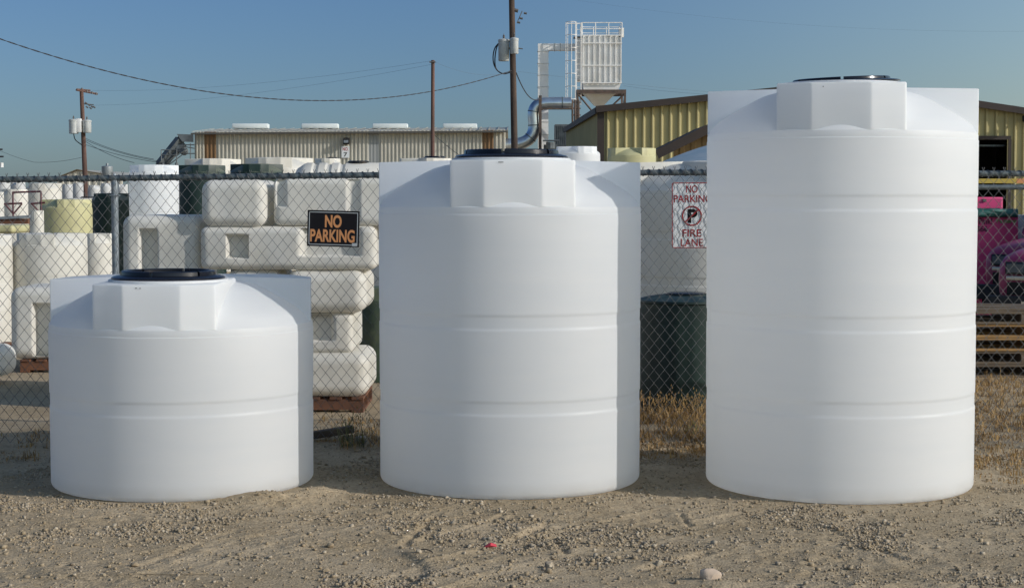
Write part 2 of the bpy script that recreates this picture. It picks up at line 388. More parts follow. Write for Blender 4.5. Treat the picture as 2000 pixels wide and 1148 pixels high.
# gravel: loose stones
ico = bmesh.new(); bmesh.ops.create_icosphere(ico, subdivisions=1, radius=1); ico.verts.ensure_lookup_table()
ico.free()
IV = np.array([(x, y, z) for x in (-.62, .62) for y in (-.62, .62) for z in (-.62, .62)] + [(0, 0, .9), (.9, 0, 0), (0, -.9, .1)])
from mathutils import geometry as _g
_b = bmesh.new(); _vs = [_b.verts.new(v) for v in IV]; bmesh.ops.convex_hull(_b, input=_b.verts); bmesh.ops.triangulate(_b, faces=_b.faces); _b.verts.index_update()
IF = np.array([[v.index for v in f.verts] for f in _b.faces]); _b.free()
def stones(pos, size, seed, flat=.85):
    r = np.random.RandomState(seed); N = len(pos)
    jit = 1 + .75 * (r.rand(N, len(IV)) - .5)
    v = IV[None] * jit[..., None] * size[:, None, None]
    v = v * np.stack([.75 + .6 * r.rand(N), .75 + .6 * r.rand(N), flat * (.7 + .6 * r.rand(N))], -1)[:, None, :]
    a = r.rand(N) * 6.283; ca, sa = np.cos(a)[:, None], np.sin(a)[:, None]
    x = v[..., 0] * ca - v[..., 1] * sa; y = v[..., 0] * sa + v[..., 1] * ca
    v = np.stack([x, y, v[..., 2]], -1) + pos[:, None, :]
    f = IF[None] + (np.arange(N) * len(IV))[:, None, None]
    return v.reshape(-1, 3), f.reshape(-1, 3)
N = 230000
sx = rng.rand(N) * 7.2 - 3.6; sy = 6.9 + rng.rand(N) ** 1.0 * 5.2
dens = vnoise(sx * 1.7, sy * 2.6, 41) * .55 + vnoise(sx * 5, sy * 7, 42) * .45
keep = rng.rand(N) < np.clip((dens - .50) * 4.0, 0.09, 1) * np.where(sy > 10.2, .5, 1)
for cx, cy in HERO: keep &= (sx - cx) ** 2 + (sy - cy) ** 2 > (TR + .02) ** 2
sx, sy = sx[keep], sy[keep]
size = np.clip(.0041 * np.exp(rng.randn(len(sx)) * .48), .002, .014)
pos = np.stack([sx, sy, gh(sx, sy) + size * .35], -1)
half = rng.rand(len(sx)) < .62
M['stoneA'] = mat('tan_stone', (0.36, 0.285, 0.185), 0.95, col2=(0.23, 0.175, 0.11), scale=25, bump=.3)
M['stoneB'] = mat('grey_stone', (0.22, 0.175, 0.125), 0.95, col2=(0.45, 0.38, 0.28), scale=22, bump=.3)
v, f = stones(pos[half], size[half], 3); tag(link('gravel', fast_mesh('g', v, f), M['stoneA']), 'tan loose gravel scattered over the dirt yard', 'gravel', kind='stuff')
v, f = stones(pos[~half], size[~half], 4); tag(link('gravel', fast_mesh('g', v, f), M['stoneB']), 'grey loose gravel scattered over the dirt yard', 'gravel', kind='stuff')
def rock(px, py, r, m, label, seed, flat=.8):
    Y = CH * F / (py - HZ); x = X(px, Y)
    bm = bmesh.new(); bmesh.ops.create_icosphere(bm, subdivisions=3, radius=r)
    rr = random.Random(seed); o = Vector((rr.random() * 9, rr.random() * 9, 0))
    from mathutils import noise as mn
    for vv in bm.verts:
        k = 1 + .35 * mn.noise(vv.co / r * .9 + o) + .10 * mn.noise(vv.co / r * 3 + o)
        vv.co *= k
    for _ in range(9):
        d_ = Vector((rr.gauss(0, 1), rr.gauss(0, 1), rr.gauss(0, 1))).normalized(); lim = r * rr.uniform(.62, .85)
        for vv in bm.verts:
            e_ = vv.co.dot(d_) - lim
            if e_ > 0: vv.co -= d_ * e_ * .9
    for vv in bm.verts: vv.co.z *= flat
    me = bpy.data.meshes.new('rock'); bm.to_mesh(me); bm.free()
    ob = link('rock', me, m, smooth=24); ob.location = (x, Y, float(gh(np.array([x]), np.array([Y]))[0]) + r * .35)
    tag(ob, label, 'rock', 'larger stones lying on the dirt')
M['rockpink'] = mat('pinkish_rock', (0.50, 0.39, 0.30), .9, col2=(0.42, 0.33, 0.25), scale=12, bump=.3)
rock(1393, 1140, .050, M['rockpink'], 'large pinkish tan rock near the bottom edge below the tallest tank gap', 1)
rock(641, 1072, .020, M['stoneA'], 'pale stone on smooth dirt below the gap left of the middle tank', 2)
rock(816, 1091, .018, M['stoneB'], 'small grey stone beside the bent black wire', 3)
rock(254, 1112, .024, M['stoneA'], 'flat tan stone at lower left beside the thin pale stick', 4, .5)
rock(1290, 1105, .022, M['stoneB'], 'pale stone in loose gravel left of the large pinkish rock', 5)
rock(632, 1124, .020, M['stoneA'], 'rounded stone below the small pale stone on smooth dirt', 6)
rock(1074, 1112, .024, M['stoneB'], 'dark upright stone at the bottom edge right of centre', 7, 1.4)
# litter
def gz(x, y): return float(gh(np.array([x]), np.array([y]))[0])
p = (X(958, 8.42), 8.42)
bmx = MB(); bmx.add([(-.035, -.012, 0), (0, -.02, .012), (.03, -.004, .002), (.028, .012, .012), (-.005, .02, .02), (-.03, .01, .004), (0, 0, .022)], [(0, 1, 6), (1, 2, 6), (2, 3, 6), (3, 4, 6), (4, 5, 6), (5, 0, 6), (5, 4, 3, 2, 1, 0)])
o = bmx.build('plastic_scrap', M['redbit']); o.location = (p[0], p[1], gz(*p) + .004); tag(o, 'crumpled red plastic scrap lying on the dirt', 'scrap')
wy = 8.27; pts = []
for i in range(10):
    t = i / 9; xx = X(815 + 28 * t, wy - .04 * t); pts.append((xx, wy - .05 * t * t, gz(xx, wy) + .008 + .006 * math.sin(t * 3)))
tag(MB().tube(pts, .0028, 6).build('wire_piece', M['rubber'], smooth=60), 'short bent black wire lying on the dirt', 'wire')
wy = 7.77; pts = [(X(265 + 130 * i / 14, wy), wy + .012 * math.sin(i * .5), gz(X(265 + 130 * i / 14, wy), wy) + .006) for i in range(15)]
tag(MB().tube(pts, .0022, 5).build('stick', M['stoneA'], smooth=60), 'long thin pale stick lying on the dirt at lower left', 'stick')

# ------------------------------------------------------------------ lug-top vertical tank
def tank_body_mb(Rr, zs, zt, bands, nl=3, rot=0.0, seg=128, lugw=.446, facew=.206, sag=.006, taper=.006, domek=.85, bevel=.010, ztopring=.02, hatch=False, wide=None):
    k = Rr / .813
    prof = []
    cr = .035 * k
    def rad(z): return Rr * (1 - taper * (1 - z / zs))
    for i in range(7):
        a = math.pi / 2 * i / 6
        prof.append((rad(0) - cr + cr * math.sin(a), cr - cr * math.cos(a)))
    for z0, z1 in bands:
        d = .0034 * k; t = .0042 * k; e = .012 * k
        prof += [(rad(z0 - t - e), z0 - t - e), (rad(z0 - t), z0 - t), (rad(z0) - d * .5, z0), (rad(z0) - d, z0 + t), (rad(z0) - d, z0 + t + e), (rad(z1) - d, z1 - t - e), (rad(z1) - d, z1 - t), (rad(z1) - d * .5, z1), (rad(z1 + t), z1 + t), (rad(z1 + t + e), z1 + t + e)]
    prof += [(Rr, zs - .062 * k), (Rr, zs - .052 * k), (Rr - .003, zs - .047 * k), (Rr - .003, zs - .040 * k), (Rr - .003, zs - .022 * k)]
    prof += [(Rr - .006 * k, zs - .008 * k), (Rr - .014 * k, zs - .001)]
    # dome
    H = zt - zs
    for fr, fz in ((.955, .145), (.90, .29), (.845, .40), (.79, .51), (.72, .63), (.66, .74), (.58, .86), (.50, .93), (.40, .98), (.30, 1.0), (.15, 1.01)):
        prof.append((fr * Rr, zs + H * fz))
    p2 = [prof[0]]
    for a_, b_ in zip(prof[:-1], prof[1:]):
        n_ = max(1, int(abs(b_[1] - a_[1]) / .07)) if hatch else 1
        for j in range(1, n_ + 1): p2.append((a_[0] + (b_[0] - a_[0]) * j / n_, a_[1] + (b_[1] - a_[1]) * j / n_))
    prof = p2
    main = MB(); main.lathe(prof, seg)
    if hatch:
        from mathutils import noise as mn
        main.v = [(x_ * q_, y_ * q_, z_) for x_, y_, z_ in main.v for q_ in (1 + (.0022 * mn.noise(Vector((x_ * 2.2 + zs * 9, y_ * 2.2, z_ * 1.6))) if .05 < z_ < zs - .06 else 0),)]
    bm = bmesh.new(); bm.from_mesh(main.mesh())
    ha = facew * Rr
    ro = Rr - .001 * k
    for i in range(nl):
        ang = rot + i * 2 * math.pi / nl
        hw = lugw * Rr
        p0 = (math.sqrt(ro * ro - hw * hw), -hw); p1 = (math.sqrt(ro * ro - ha * ha), -ha)
        p2 = (p1[0], ha); p3 = (p0[0], hw)
        poly = [(.15 * Rr, -hw)]
        def arc(a, c2, s, nn=8, last=False):
            ax, ay = a; bx, by = c2; L = math.hypot(bx - ax, by - ay); nxn, nyn = (by - ay) / L, -(bx - ax) / L
            r_ = []
            for j in range(nn + (1 if last else 0)):
                t = j / nn; d = 4 * t * (1 - t) * s
                r_.append((ax + (bx - ax) * t - nxn * d, ay + (by - ay) * t - nyn * d))
            return r_
        poly += arc(p0, p1, sag * k * .8) + arc(p1, p2, sag * k * 1.3) + arc(p2, p3, sag * k * .8, last=True)
        poly += [(.15 * Rr, hw)]
        if nl == 3 and i > 0:   # the two rear lugs have their front wall on a line through the axis
            sg_ = 1 if i == 1 else -1
            a0_ = wide[i] if wide else 88
            def pt(r_, d_): return (r_ * math.cos(R_(d_)), r_ * math.sin(R_(d_)))
            A, B_, C_, D_ = pt(ro, a0_), pt(ro, 108), pt(ro, 132), pt(ro, 147)
            inn = (pt(.15 * Rr, 120)[0] + hw * math.cos(R_(210)), pt(.15 * Rr, 120)[1] + hw * math.sin(R_(210)))
            poly = [pt(.02 * Rr, a0_)] + arc(A, B_, sag * k * .8) + arc(B_, C_, sag * k * 1.3) + arc(C_, D_, sag * k * .8, last=True) + [inn]
            if sg_ < 0: poly = [(x_, -y_) for x_, y_ in reversed(poly)]
            ang = rot
        pm = MB(); pm.prism(poly, zs - .006, zt)
        pm.v = [(x_, y_, z_ + (.022 * k * max(0, min(1, (Rr - math.hypot(x_, y_)) / Rr)) if z_ > zs + .01 else 0)) for x_, y_, z_ in pm.v]
        b2 = bmesh.new(); b2.from_mesh(pm.mesh())
        es = [e for e in b2.edges if e.calc_face_angle(0) > R_(25) and max(v.co.z for v in e.verts) > zs + .05 and min((v.co.xy.length for v in e.verts)) > .4 * Rr]
        if bevel: bmesh.ops.bevel(b2, geom=es, offset=bevel * k, segments=3, profile=.5, affect='EDGES', clamp_overlap=True)
        bmesh.ops.rotate(b2, verts=b2.verts, cent=(0, 0, 0), matrix=Matrix.Rotation(ang, 3, 'Z'))
        m2 = bpy.data.meshes.new('t'); b2.to_mesh(m2); b2.free(); bm.from_mesh(m2); bpy.data.meshes.remove(m2)
    if hatch:   # raised neck of the filling hatch, set off centre over the first lug
        hx, hy = .36 * k * math.cos(rot), .36 * k * math.sin(rot)
        nk = MB().lathe([(.357 * k, zt - .03 * k), (.357 * k, zt + .010 * k), (.353 * k, zt + .015 * k), (.345 * k, zt + .017 * k), (.02, zt + .019 * k)], 72, (hx, hy, 0))
        m2 = nk.mesh(); bm.from_mesh(m2); bpy.data.meshes.remove(m2)
    bmesh.ops.recalc_face_normals(bm, faces=bm.faces)
    me = bpy.data.meshes.new('tank_body'); bm.to_mesh(me); bm.free()
    return me

def lid_parts(t, Rr, z, tilt=(0, 0), m=None, seg=64, rot=0.0):
    k = Rr / .813
    r = .338 * k
    base = MB().lathe([(r - .02 * k, -.004), (r, .004 * k), (r + .002 * k, .014 * k), (r - .012 * k, .022 * k), (r * .86, .030 * k), (.2 * r, .036 * k)], seg)
    lid = base.build('lid', m or M['black'], t, smooth=50); lid.location = (.36 * k * math.cos(rot), .36 * k * math.sin(rot), z); lid.rotation_euler = (tilt[0], tilt[1], 0.35)
    ring = MB(); r0 = .245 * k; r1 = .285 * k
    for j in range(6):
        a0 = j * math.pi / 3 + .03; a1 = (j + 1) * math.pi / 3 - .03
        vs = []; fs = []; ns = 14
        for s_ in range(ns + 1):
            a = a0 + (a1 - a0) * s_ / ns
            for rr, zz in ((r1, .024 * k), (r1 - .004 * k, .050 * k), (r1 - .012 * k, .056 * k), (r0 + .008 * k, .056 * k), (r0, .048 * k), (r0, .024 * k)):
                vs.append((rr * math.cos(a), rr * math.sin(a), zz))
        for s_ in range(ns):
            for e in range(6):
                e2 = (e + 1) % 6
                fs.append((s_ * 6 + e, (s_ + 1) * 6 + e, (s_ + 1) * 6 + e2, s_ * 6 + e2))
        fs += [tuple(range(6)), tuple(ns * 6 + e for e in reversed(range(6)))]
        ring.add(vs, fs)
    ring.build('lid_ring', m or M['black'], lid, smooth=40)
    return lid

def zf(py, c, off=TR): return Z(py, c[1] - off * .985)
heroes = [
    (T1, zf(643.5, T1), zf(557, T1), [(zf(815.5, T1), zf(789, T1))], -92, 'short white plastic tank on the left with a black lid', (0, 0)),
    (T2, zf(402, T2), zf(312, T2), [(zf(811.5, T2), zf(787, T2)), (zf(644.4, T2), zf(617.8, T2))], -88.6, 'medium height white plastic tank standing in the middle of the row', (0, 0)),
    (T3, zf(250.5, T3), zf(159.5, T3), [(zf(816, T3), zf(788, T3)), (zf(649.5, T3), zf(621, T3)), (zf(411, T3), zf(382.5, T3))], -101, 'tallest white plastic tank on the right of the row', (R_(.6), R_(-2.7))),
]
for (cx, cy), zs, zt, bands, rot, lab, tilt in heroes:
    t = thing('water_tank', lab, 'tank', (cx, cy, 0), 0, 'three white tanks standing in front of the fence')
    rad_ = TR1 if rot == -92 else TR
    link('tank_body', tank_body_mb(rad_, zs, zt, bands, rot=R_(rot), seg=192, hatch=True, wide=(0, 88, 82) if rot == -92 else None), M['hdpe'], t, smooth=28)
    ld_ = lid_parts(t, rad_, zt + (.012 if rot != -101 else .016), tilt, rot=R_(rot))
    if rot == -101: ld_.scale = (1, 1, .6)
    for mx_, mz_, mw_ in {-92: ((-.085, zt - .018, .010), (-.062, zt - .019, .008)), -88.6: ((-.07, zt - .014, .03),), -101: ((-.10, zt - .025, .006),)}[rot]:
        yy_ = -rad_ * math.cos(math.asin(.206)) + .0045
        sc_ = MB().box((mx_, yy_ - .0005, mz_), (mw_, .004, .004)); aa = R_(rot + 90)
        o_ = sc_.build('scuff', M['cer'], t); o_.rotation_euler = (0, 0, aa)

# ------------------------------------------------------------------ chain-link fence
FY = 11.78
fence = thing('chain_link_fence', 'long galvanised chain link fence behind the three white tanks', 'fence', (0, FY, 0))
PW = 20.7 * FY / F; PH = 26.1 * FY / F
_rx = [X(p, FY) for p in (0, 224, 720, 1300, 1960)]; _rz = [Z(p, FY + .03) for p in (351, 348, 342, 337, 339.5)]
def railz(x): return float(np.interp(x, _rx, _rz))
x0f, x1f = -4.3, 4.5
nw = int((x1f - x0f) / (PW / 2)); nr = 47
co = []; fs = []; base_i = 0
r0 = .0023
for i in range(nw):
    xs = x0f + i * PW / 2
    top = railz(xs) + .022
    pts = []
    for j in range(nr):
        z = top - j * PH / 2
        if z < 0.02: break
        side = (j + i) % 2
        # bulging sag in the fabric
        off = .006 * math.sin(xs * 1.9) * math.sin(z * 2)
        pts.append((xs + (PW / 2 * .52 if side else -PW / 2 * .52) + PW / 4 * 0 + off, (-.0030 if side else .0030), z))
    # barbed twist at the top
    pts = [(pts[0][0] + (.007 if i % 2 else -.007), 0, pts[0][2] + .022)] + pts
    p_ = np.array(pts); npnt = len(p_)
    tdir = np.gradient(p_, axis=0); tdir /= np.linalg.norm(tdir, axis=1)[:, None]
    u = np.cross(tdir, np.array([0, 1.0, 0])); u /= np.linalg.norm(u, axis=1)[:, None]; vv = np.cross(tdir, u)
    for k in range(4):
        a = k * math.pi / 2 + .78
        co.append(p_ + (u * math.cos(a) + vv * math.sin(a)) * r0)
    idx = base_i + np.arange(4)[:, None] * npnt + np.arange(npnt)[None]
    for k in range(4):
        k2 = (k + 1) % 4
        fs.append(np.stack([idx[k, :-1], idx[k, 1:], idx[k2, 1:], idx[k2, :-1]], -1))
    base_i += 4 * npnt
me = fast_mesh('chain_mesh', np.concatenate(co), np.concatenate(fs)); me.shade_smooth()
link('chain_mesh', me, M['wire'], fence)
MB().tube([(x0f + (x1f - x0f) * i / 20, .030, railz(x0f + (x1f - x0f) * i / 20)) for i in range(21)], .0205, 12).build('top_rail', M['galv'], fence, smooth=60)
lash = []
for i in range(int((x1f - x0f) / PW * 10)):
    xs = x0f + i * PW / 10; a = i * 2 * math.pi / 10; lash.append((xs, .030 + .0235 * math.cos(a), railz(xs) + .0235 * math.sin(a)))
MB().tube(lash, .0030, 4).build('lashing_wire', M['wire'], fence, smooth=60)
for xx in (-5.6, X(224, FY + .03), .2, 3.1):
    z = railz(xx)
    p = MB().tube([(xx, .034, -.1), (xx, .034, z - .015)], .0245, 16).build('post', M['galvpost'], fence, smooth=50)
    MB().lathe([(.0255, -.05), (.0255, -.03), (.020, -.012), (.008, .026), (.005, .034)], 16, (xx, .034, z + .0)).build('post_cap', M['galvpost'], p, smooth=50)
    MB().tube([(xx - .03, .0, z - .12), (xx - .03, .06, z - .12), (xx + .03, .06, z - .12), (xx + .03, .0, z - .12), (xx - .03, 0, z - .12)], .004, 6).build('post_clamp', M['galvpost'], p)

# signs on the fence
c = P(651, 446.5, FY - .012)
sg = thing('no_parking_sign', 'black no parking sign with orange letters wired to the fence', 'sign', c); sg.rotation_euler = (0, R_(1.6), 0)
W, H = .361, .250
MB().box((0, 0, 0), (W, .003, H)).build('sign_plate', M['signblack'], sg)
bd = MB()
for (cx_, cz_, ww, hh) in ((0, H / 2 - .0135, W - .022, .005), (0, -H / 2 + .0135, W - .022, .005), (-W / 2 + .0135, 0, .005, H - .022), (W / 2 - .0135, 0, .005, H - .032)):
    bd.box((cx_, -.0025, cz_), (ww, .0012, hh))
bd.build('border_line', M['signgrey'], sg)
def fit_text(name, txt, m, parent, cx_, cz_, ww, hh, y, bold):
    me = text_mesh(txt, 1, bold=bold)
    vs = np.array([v.co[:] for v in me.vertices]); lo = vs.min(0); hi = vs.max(0)
    kx = ww / (hi[0] - lo[0]); kz = hh / (hi[2] - lo[2])
    for v in me.vertices:
        v.co.x = (v.co.x - (lo[0] + hi[0]) / 2) * kx + cx_; v.co.z = (v.co.z - (lo[2] + hi[2]) / 2) * kz + cz_; v.co.y = y + v.co.y * .3
    return link(name, me, m, parent)
fit_text('lettering', 'NO', M['signorange'], sg, -.001, .050, .116, .088, -.0022, .035)
fit_text('lettering', 'PARKING', M['signorange'], sg, -.005, -.050, .309, .089, -.0022, .03)
MB().box((W / 2 - .03, -.0035, -H / 2 + .017), (.035, .0012, .022)).build('sticker', M['signgrey'], sg)

c = P(1353, 420.5, FY + .026)
sg = thing('fire_lane_sign', 'white no parking fire lane sign with red letters behind the fence mesh', 'sign', c); sg.rotation_euler = (0, R_(-.3), 0)
W, H = .287, .447
sg.scale = (1.028, 1, 1.028)
def rrect(w_, h_, r, n=6):
    pts = []
    for cx_, cz_, a0 in ((w_ / 2 - r, h_ / 2 - r, 0), (-w_ / 2 + r, h_ / 2 - r, 90), (-w_ / 2 + r, -h_ / 2 + r, 180), (w_ / 2 - r, -h_ / 2 + r, 270)):
        for i in range(n + 1):
            a = R_(a0 + 90 * i / n); pts.append((cx_ + r * math.cos(a), cz_ + r * math.sin(a)))
    return pts
def plate(pts, y0, y1):
    m_ = MB(); n_ = len(pts)
    m_.add([(x, y0, z) for x, z in pts] + [(x, y1, z) for x, z in pts], [tuple(range(n_)), tuple(reversed(range(n_, 2 * n_)))] + [(i, n_ + i, n_ + (i + 1) % n_, (i + 1) % n_) for i in range(n_)])
    return m_
def frame_ring(po, pi, y0, y1):
    m_ = MB(); n_ = len(po)
    m_.add([(x, y0, z) for x, z in po] + [(x, y0, z) for x, z in pi] + [(x, y1, z) for x, z in po] + [(x, y1, z) for x, z in pi],
           [q_ for i in range(n_) for q_ in ((i, (i + 1) % n_, n_ + (i + 1) % n_, n_ + i), (i, 2 * n_ + i, 2 * n_ + (i + 1) % n_, (i + 1) % n_), (n_ + i, n_ + (i + 1) % n_, 3 * n_ + (i + 1) % n_, 3 * n_ + i))])
    return m_
plate(rrect(W, H, .014), -.001, .001).build('sign_plate', M['signwhite'], sg)
frame_ring(rrect(W - .004, H - .004, .014), rrect(W - .016, H - .016, .010), -.0022, -.0011).build('border_line', M['signred'], sg)
fit_text('lettering', 'NO', M['signred'], sg, -.006, .177, .078, .050, -.0020, .012)
fit_text('lettering', 'PARKING', M['signred'], sg, -.001, .112, .255, .050, -.0020, .010)
fit_text('lettering', 'FIRE', M['signred'], sg, -.006, -.120, .128, .050, -.0020, .012)
fit_text('lettering', 'LANE', M['signred'], sg, -.006, -.184, .150, .050, -.0020, .012)
fit_text('symbol_letter', 'P', M['signblack'], sg, -.002, -.005, .066, .094, -.0018, .05)
cp = lambda r: [(-.006 + r * math.cos(R_(a)), -.004 + r * math.sin(R_(a))) for a in range(0, 360, 8)]
frame_ring(cp(.068), cp(.059), -.0042, -.003).build('ban_circle', M['signred'], sg)
MB().box((-.006, -.0036, -.004), (.122, .0011, .009), rot=Matrix.Rotation(R_(-43), 3, 'Y')).build('ban_slash', M['signred'], sg)

# ------------------------------------------------------------------ yard tanks behind the fence
def yard_tank(px0, px1, ytop, Y, m, label, rot=.4, zs_frac=.86, base=0, lid=False, nl=3, bands=2, domek=.85, group='upright tanks stored in the yard', lidm=None, cat='tank'):
    Rr = (X(px1, Y) - X(px0, Y)) / 2; cx = (X(px1, Y) + X(px0, Y)) / 2
    zt = Z(ytop, Y) - base
    zs = zt - max(.12, .30 * Rr)
    t = thing('storage_tank', label, cat, (cx, Y, base), 0, group)
    bs = [(zs * (j + 1) / (bands + 1) - .04, zs * (j + 1) / (bands + 1) + .04) for j in range(bands)]
    link('tank_body', tank_body_mb(Rr, zs, zt, bs, nl=nl, rot=rot, seg=64, bevel=.02, hatch=lid), m, t, smooth=28)
    if lid: lid_parts(t, Rr, zt + .016, m=lidm, seg=32, rot=rot)
    return t
W_ = M['hdpe_b']
yard_tank(-95, 21, 459, 19.6, W_, 'white tank cut by the left edge behind the fence', rot=.5)
yard_tank(24, 168, 456, 20.0, W_, 'white lugged tank behind the upright moulded box at left', rot=.35)
yard_tank(160, 221, 456, 21.0, W_, 'narrow white tank just left of the fence post', rot=.0)
yard_tank(79, 179, 390, 29.0, M['hdpe_y'], 'yellow natural plastic tank behind the fence at left', rot=.9, lid=False)
yard_tank(178, 262, 378, 30.5, M['green'], 'dark green tank beside the yellow tank, nearest the fence post', rot=.3)
yard_tank(236, 330, 380, 34, M['green'], 'dark green tank mostly hidden by the tall white tank', rot=.8)
yard_tank(120, 190, 388, 34, W_, 'white tank with a dark rimmed top behind the yellow tank', rot=.2, lid=True)
yard_tank(52, 120, 358, 38, W_, 'tall white tank behind the maroon rack', rot=.3)
yard_tank(4, 54, 370, 37, W_, 'white tank left of the tall one behind the maroon rack', rot=.7)
yard_tank(-40, 7, 375, 35, W_, 'white tank at the left edge beyond the brown beam', rot=.2)
yard_tank(58, 85, 411, 22.2, W_, 'small white drum left of the yellow tank', rot=.2)
yard_tank(253, 349, 323, 30, M['hdpe'], 'tall white tank with faceted top right of the fence post', rot=.55, lid=False)
yard_tank(347, 441, 323, 32, M['green'], 'dark green tank between tall white tank and stacked boxes', rot=.785)
yard_tank(450, 553, 321, 33, M['green'], 'dark green tank behind the top row of stacked boxes', rot=.6)
yard_tank(362, 472, 311, 40, W_, 'white tank behind the two dark green tanks, left of the pair', rot=.785)
yard_tank(478, 612, 309, 41, W_, 'wide white tank behind the two dark green tanks, right of the pair', rot=.5)
yard_tank(615, 665, 310, 43, W_, 'white tank behind the ribbed horizontal tank', rot=.6, lid=True)
yard_tank(780, 890, 310, 40, W_, 'white tank just left of the middle tank lid', rot=1.0, lid=True)
yard_tank(1086, 1172, 287, 41, M['hdpe'], 'white tank seen above the right shoulder of the middle tank', rot=.95)
yard_tank(1186, 1281, 290, 42, M['hdpe_y'], 'pale yellow tank seen above the fence in front of the yellow building', rot=1.35)
yard_tank(1215, 1560, 319, 17.5, W_, 'large white tank behind the fire lane sign', rot=-1.2, bands=3)
yard_tank(1600, 1880, 300, 15.2, M['hdpe'], 'added white tank, unseen behind the tallest tank, shading the large white tank', rot=.3)  # added out of sight to shade the lower part of the large white tank
# dark green ribbed drum with low dome
Y = 13.9; cxg = X(1343, Y); Rg = X(1438, Y) - cxg
t = thing('storage_tank', 'low dark green tank with ribbed top behind the fence and dry weeds', 'tank', (cxg, Y, 0), 0, 'upright tanks stored in the yard')
zs = Z(592, Y - Rg)
prof = [(Rg - .03, 0), (Rg - .008, .008), (Rg, .03), (Rg, .30), (Rg, .6), (Rg, zs - .02), (Rg + .012, zs - .01), (Rg + .010, zs + .008), (Rg * .9, zs + .016), (Rg * .6, zs + .038), (Rg * .45, zs + .043), (Rg * .45, zs + .05), (.1, zs + .053)]
bod = MB().lathe(prof, 96)
me = bod.mesh()
for v in me.vertices:
    r = math.hypot(v.co.x, v.co.y)
    if Rg * .5 < r < Rg * .95 and v.co.z > zs: v.co.z += .007 * (1 if math.sin(math.atan2(v.co.y, v.co.x) * 12) > 0 else 0)
    if abs(r - Rg) < .02 and v.co.z < zs - .05: k = 1 - .012 * (1 if math.sin(math.atan2(v.co.y, v.co.x) * 10) > .6 else 0); v.co.x *= k; v.co.y *= k
link('tank_body', me, M['greenplain'], t, smooth=35)
MB().lathe([(Rg * .4, 0), (Rg * .41, .01), (Rg * .36, .018), (.05, .02)], 40).build('lid', M['black'], t, smooth=40).location = (0, 0, zs + .048)

# moulded rounded boxes
def rbox_mesh(w_, d_, h_, r, recs=(), n=60, seed=0, dent=.006):
    bm = bmesh.new()
    bmesh.ops.create_cube(bm, size=2)
    bmesh.ops.subdivide_edges(bm, edges=bm.edges, cuts=n, use_grid_fill=True)
    from mathutils import noise as mn
    o = Vector((seed * 3.1, seed * 1.7, seed))
    for v in bm.verts:
        q_ = v.co.copy()
        hx, hy, hz = w_ / 2, d_ / 2, h_ / 2
        p = Vector((q_.x * hx, q_.y * hy, q_.z * hz))
        inner = Vector((max(-hx + r, min(hx - r, p.x)), max(-hy + r, min(hy - r, p.y)), max(-hz + r, min(hz - r, p.z))))
        dv = p - inner
        if dv.length > 1e-6: p = inner + dv.normalized() * r
        def sm(e0, e1, x_):
            t_ = max(0, min(1, (x_ - e0) / (e1 - e0))); return t_ * t_ * (3 - 2 * t_)
        if q_.y < -.99:
            for (rx0, rx1, rz0, rz1, dep) in recs:
                e = .009
                ax = sm(rx0 * hx - e, rx0 * hx + e, p.x) * (1 - sm(rx1 * hx - e, rx1 * hx + e, p.x))
                az = sm(rz0 * hz - e, rz0 * hz + e, p.z) * (1 - sm(rz1 * hz - e, rz1 * hz + e, p.z))
                p.y += dep * ax * az
        nn_ = mn.noise(p * 4 + o)
        p += Vector((0, -1, .4)) * dent * nn_ * 2
        v.co = p
    me = bpy.data.meshes.new('moulded_box'); bm.to_mesh(me); bm.free(); return me
boxes = []
def mbox(px0, px1, py0, py1, Y, label, d_=.9, r=.075, recs=(), seed=0, m=None, ports=()):
    w_ = X(px1, Y) - X(px0, Y); h_ = Z(py0, Y) - Z(py1, Y)
    t = thing('moulded_tank', label, 'plastic tank', ((X(px0, Y) + X(px1, Y)) / 2, Y + d_ / 2, Z(py1, Y)), 0, 'moulded rectangular tanks stacked behind the fence')
    o = link('tank_shell', rbox_mesh(w_, d_, h_, r, recs, seed=seed), m or W_, t, smooth=70); o.location = (0, 0, h_ / 2)
    for (fx, fz) in ports:
        MB().tube([(fx * w_ / 2, -d_ / 2 + .01, h_ / 2 + fz * h_ / 2), (fx * w_ / 2, -d_ / 2 - .02, h_ / 2 + fz * h_ / 2)], .03, 16).build('port', m or W_, t, smooth=50)
    return t
B = 13.7
mbox(391, 519, 351, 443, B, 'rounded white moulded tank at the top left end of the stack', r=.09, seed=1)
mbox(533, 800, 347, 441, B + .05, 'long dented white moulded tank on the top row behind the black sign', r=.06, recs=((-.95, -.83, -.2, 1.2, .03), (.1, .25, -1.2, 1.2, .03)), seed=2, d_=1.0)
mbox(389, 735, 442, 527, B + .02, 'long recessed white moulded tank in the second row from the top', r=.06, recs=((-.68, -.46, -.44, .60, .09), (.15, .80, -.36, 1.2, .06)), seed=3)
mbox(236, 388, 421, 640, B + .1, 'tall white moulded tank with vertical recess just right of the fence post', r=.08, recs=((-.52, -.1, -1.2, .74, .12),), seed=4)
mbox(440, 546, 528, 612, B + .06, 'white moulded tank in the third row, half hidden by the short tank', r=.08, seed=5)
mbox(556, 714, 528, 612, B + .0, 'fat white moulded tank in the third row beside the middle tank', r=.10, seed=6)
mbox(420, 688, 612, 690, B + .05, 'inset white moulded tank in the fourth row of the stack', r=.05, recs=((.36, .70, -.35, 1.2, .08),), seed=7)
mbox(430, 718, 690, 776, B + .0, 'bottom white moulded tank of the stack resting on the red brown pallet', r=.10, seed=8)
mbox(14, 190, 561, 702, 16.9, 'upright white moulded tank with slot recess standing on a pallet at left', r=.10, recs=((-.46, -.05, -1.2, .55, .12),), seed=9)
mbox(-120, 2, 677, 740, 15.6, 'white moulded tank with rounded end low at the left edge', d_=.5, r=.12, seed=10)
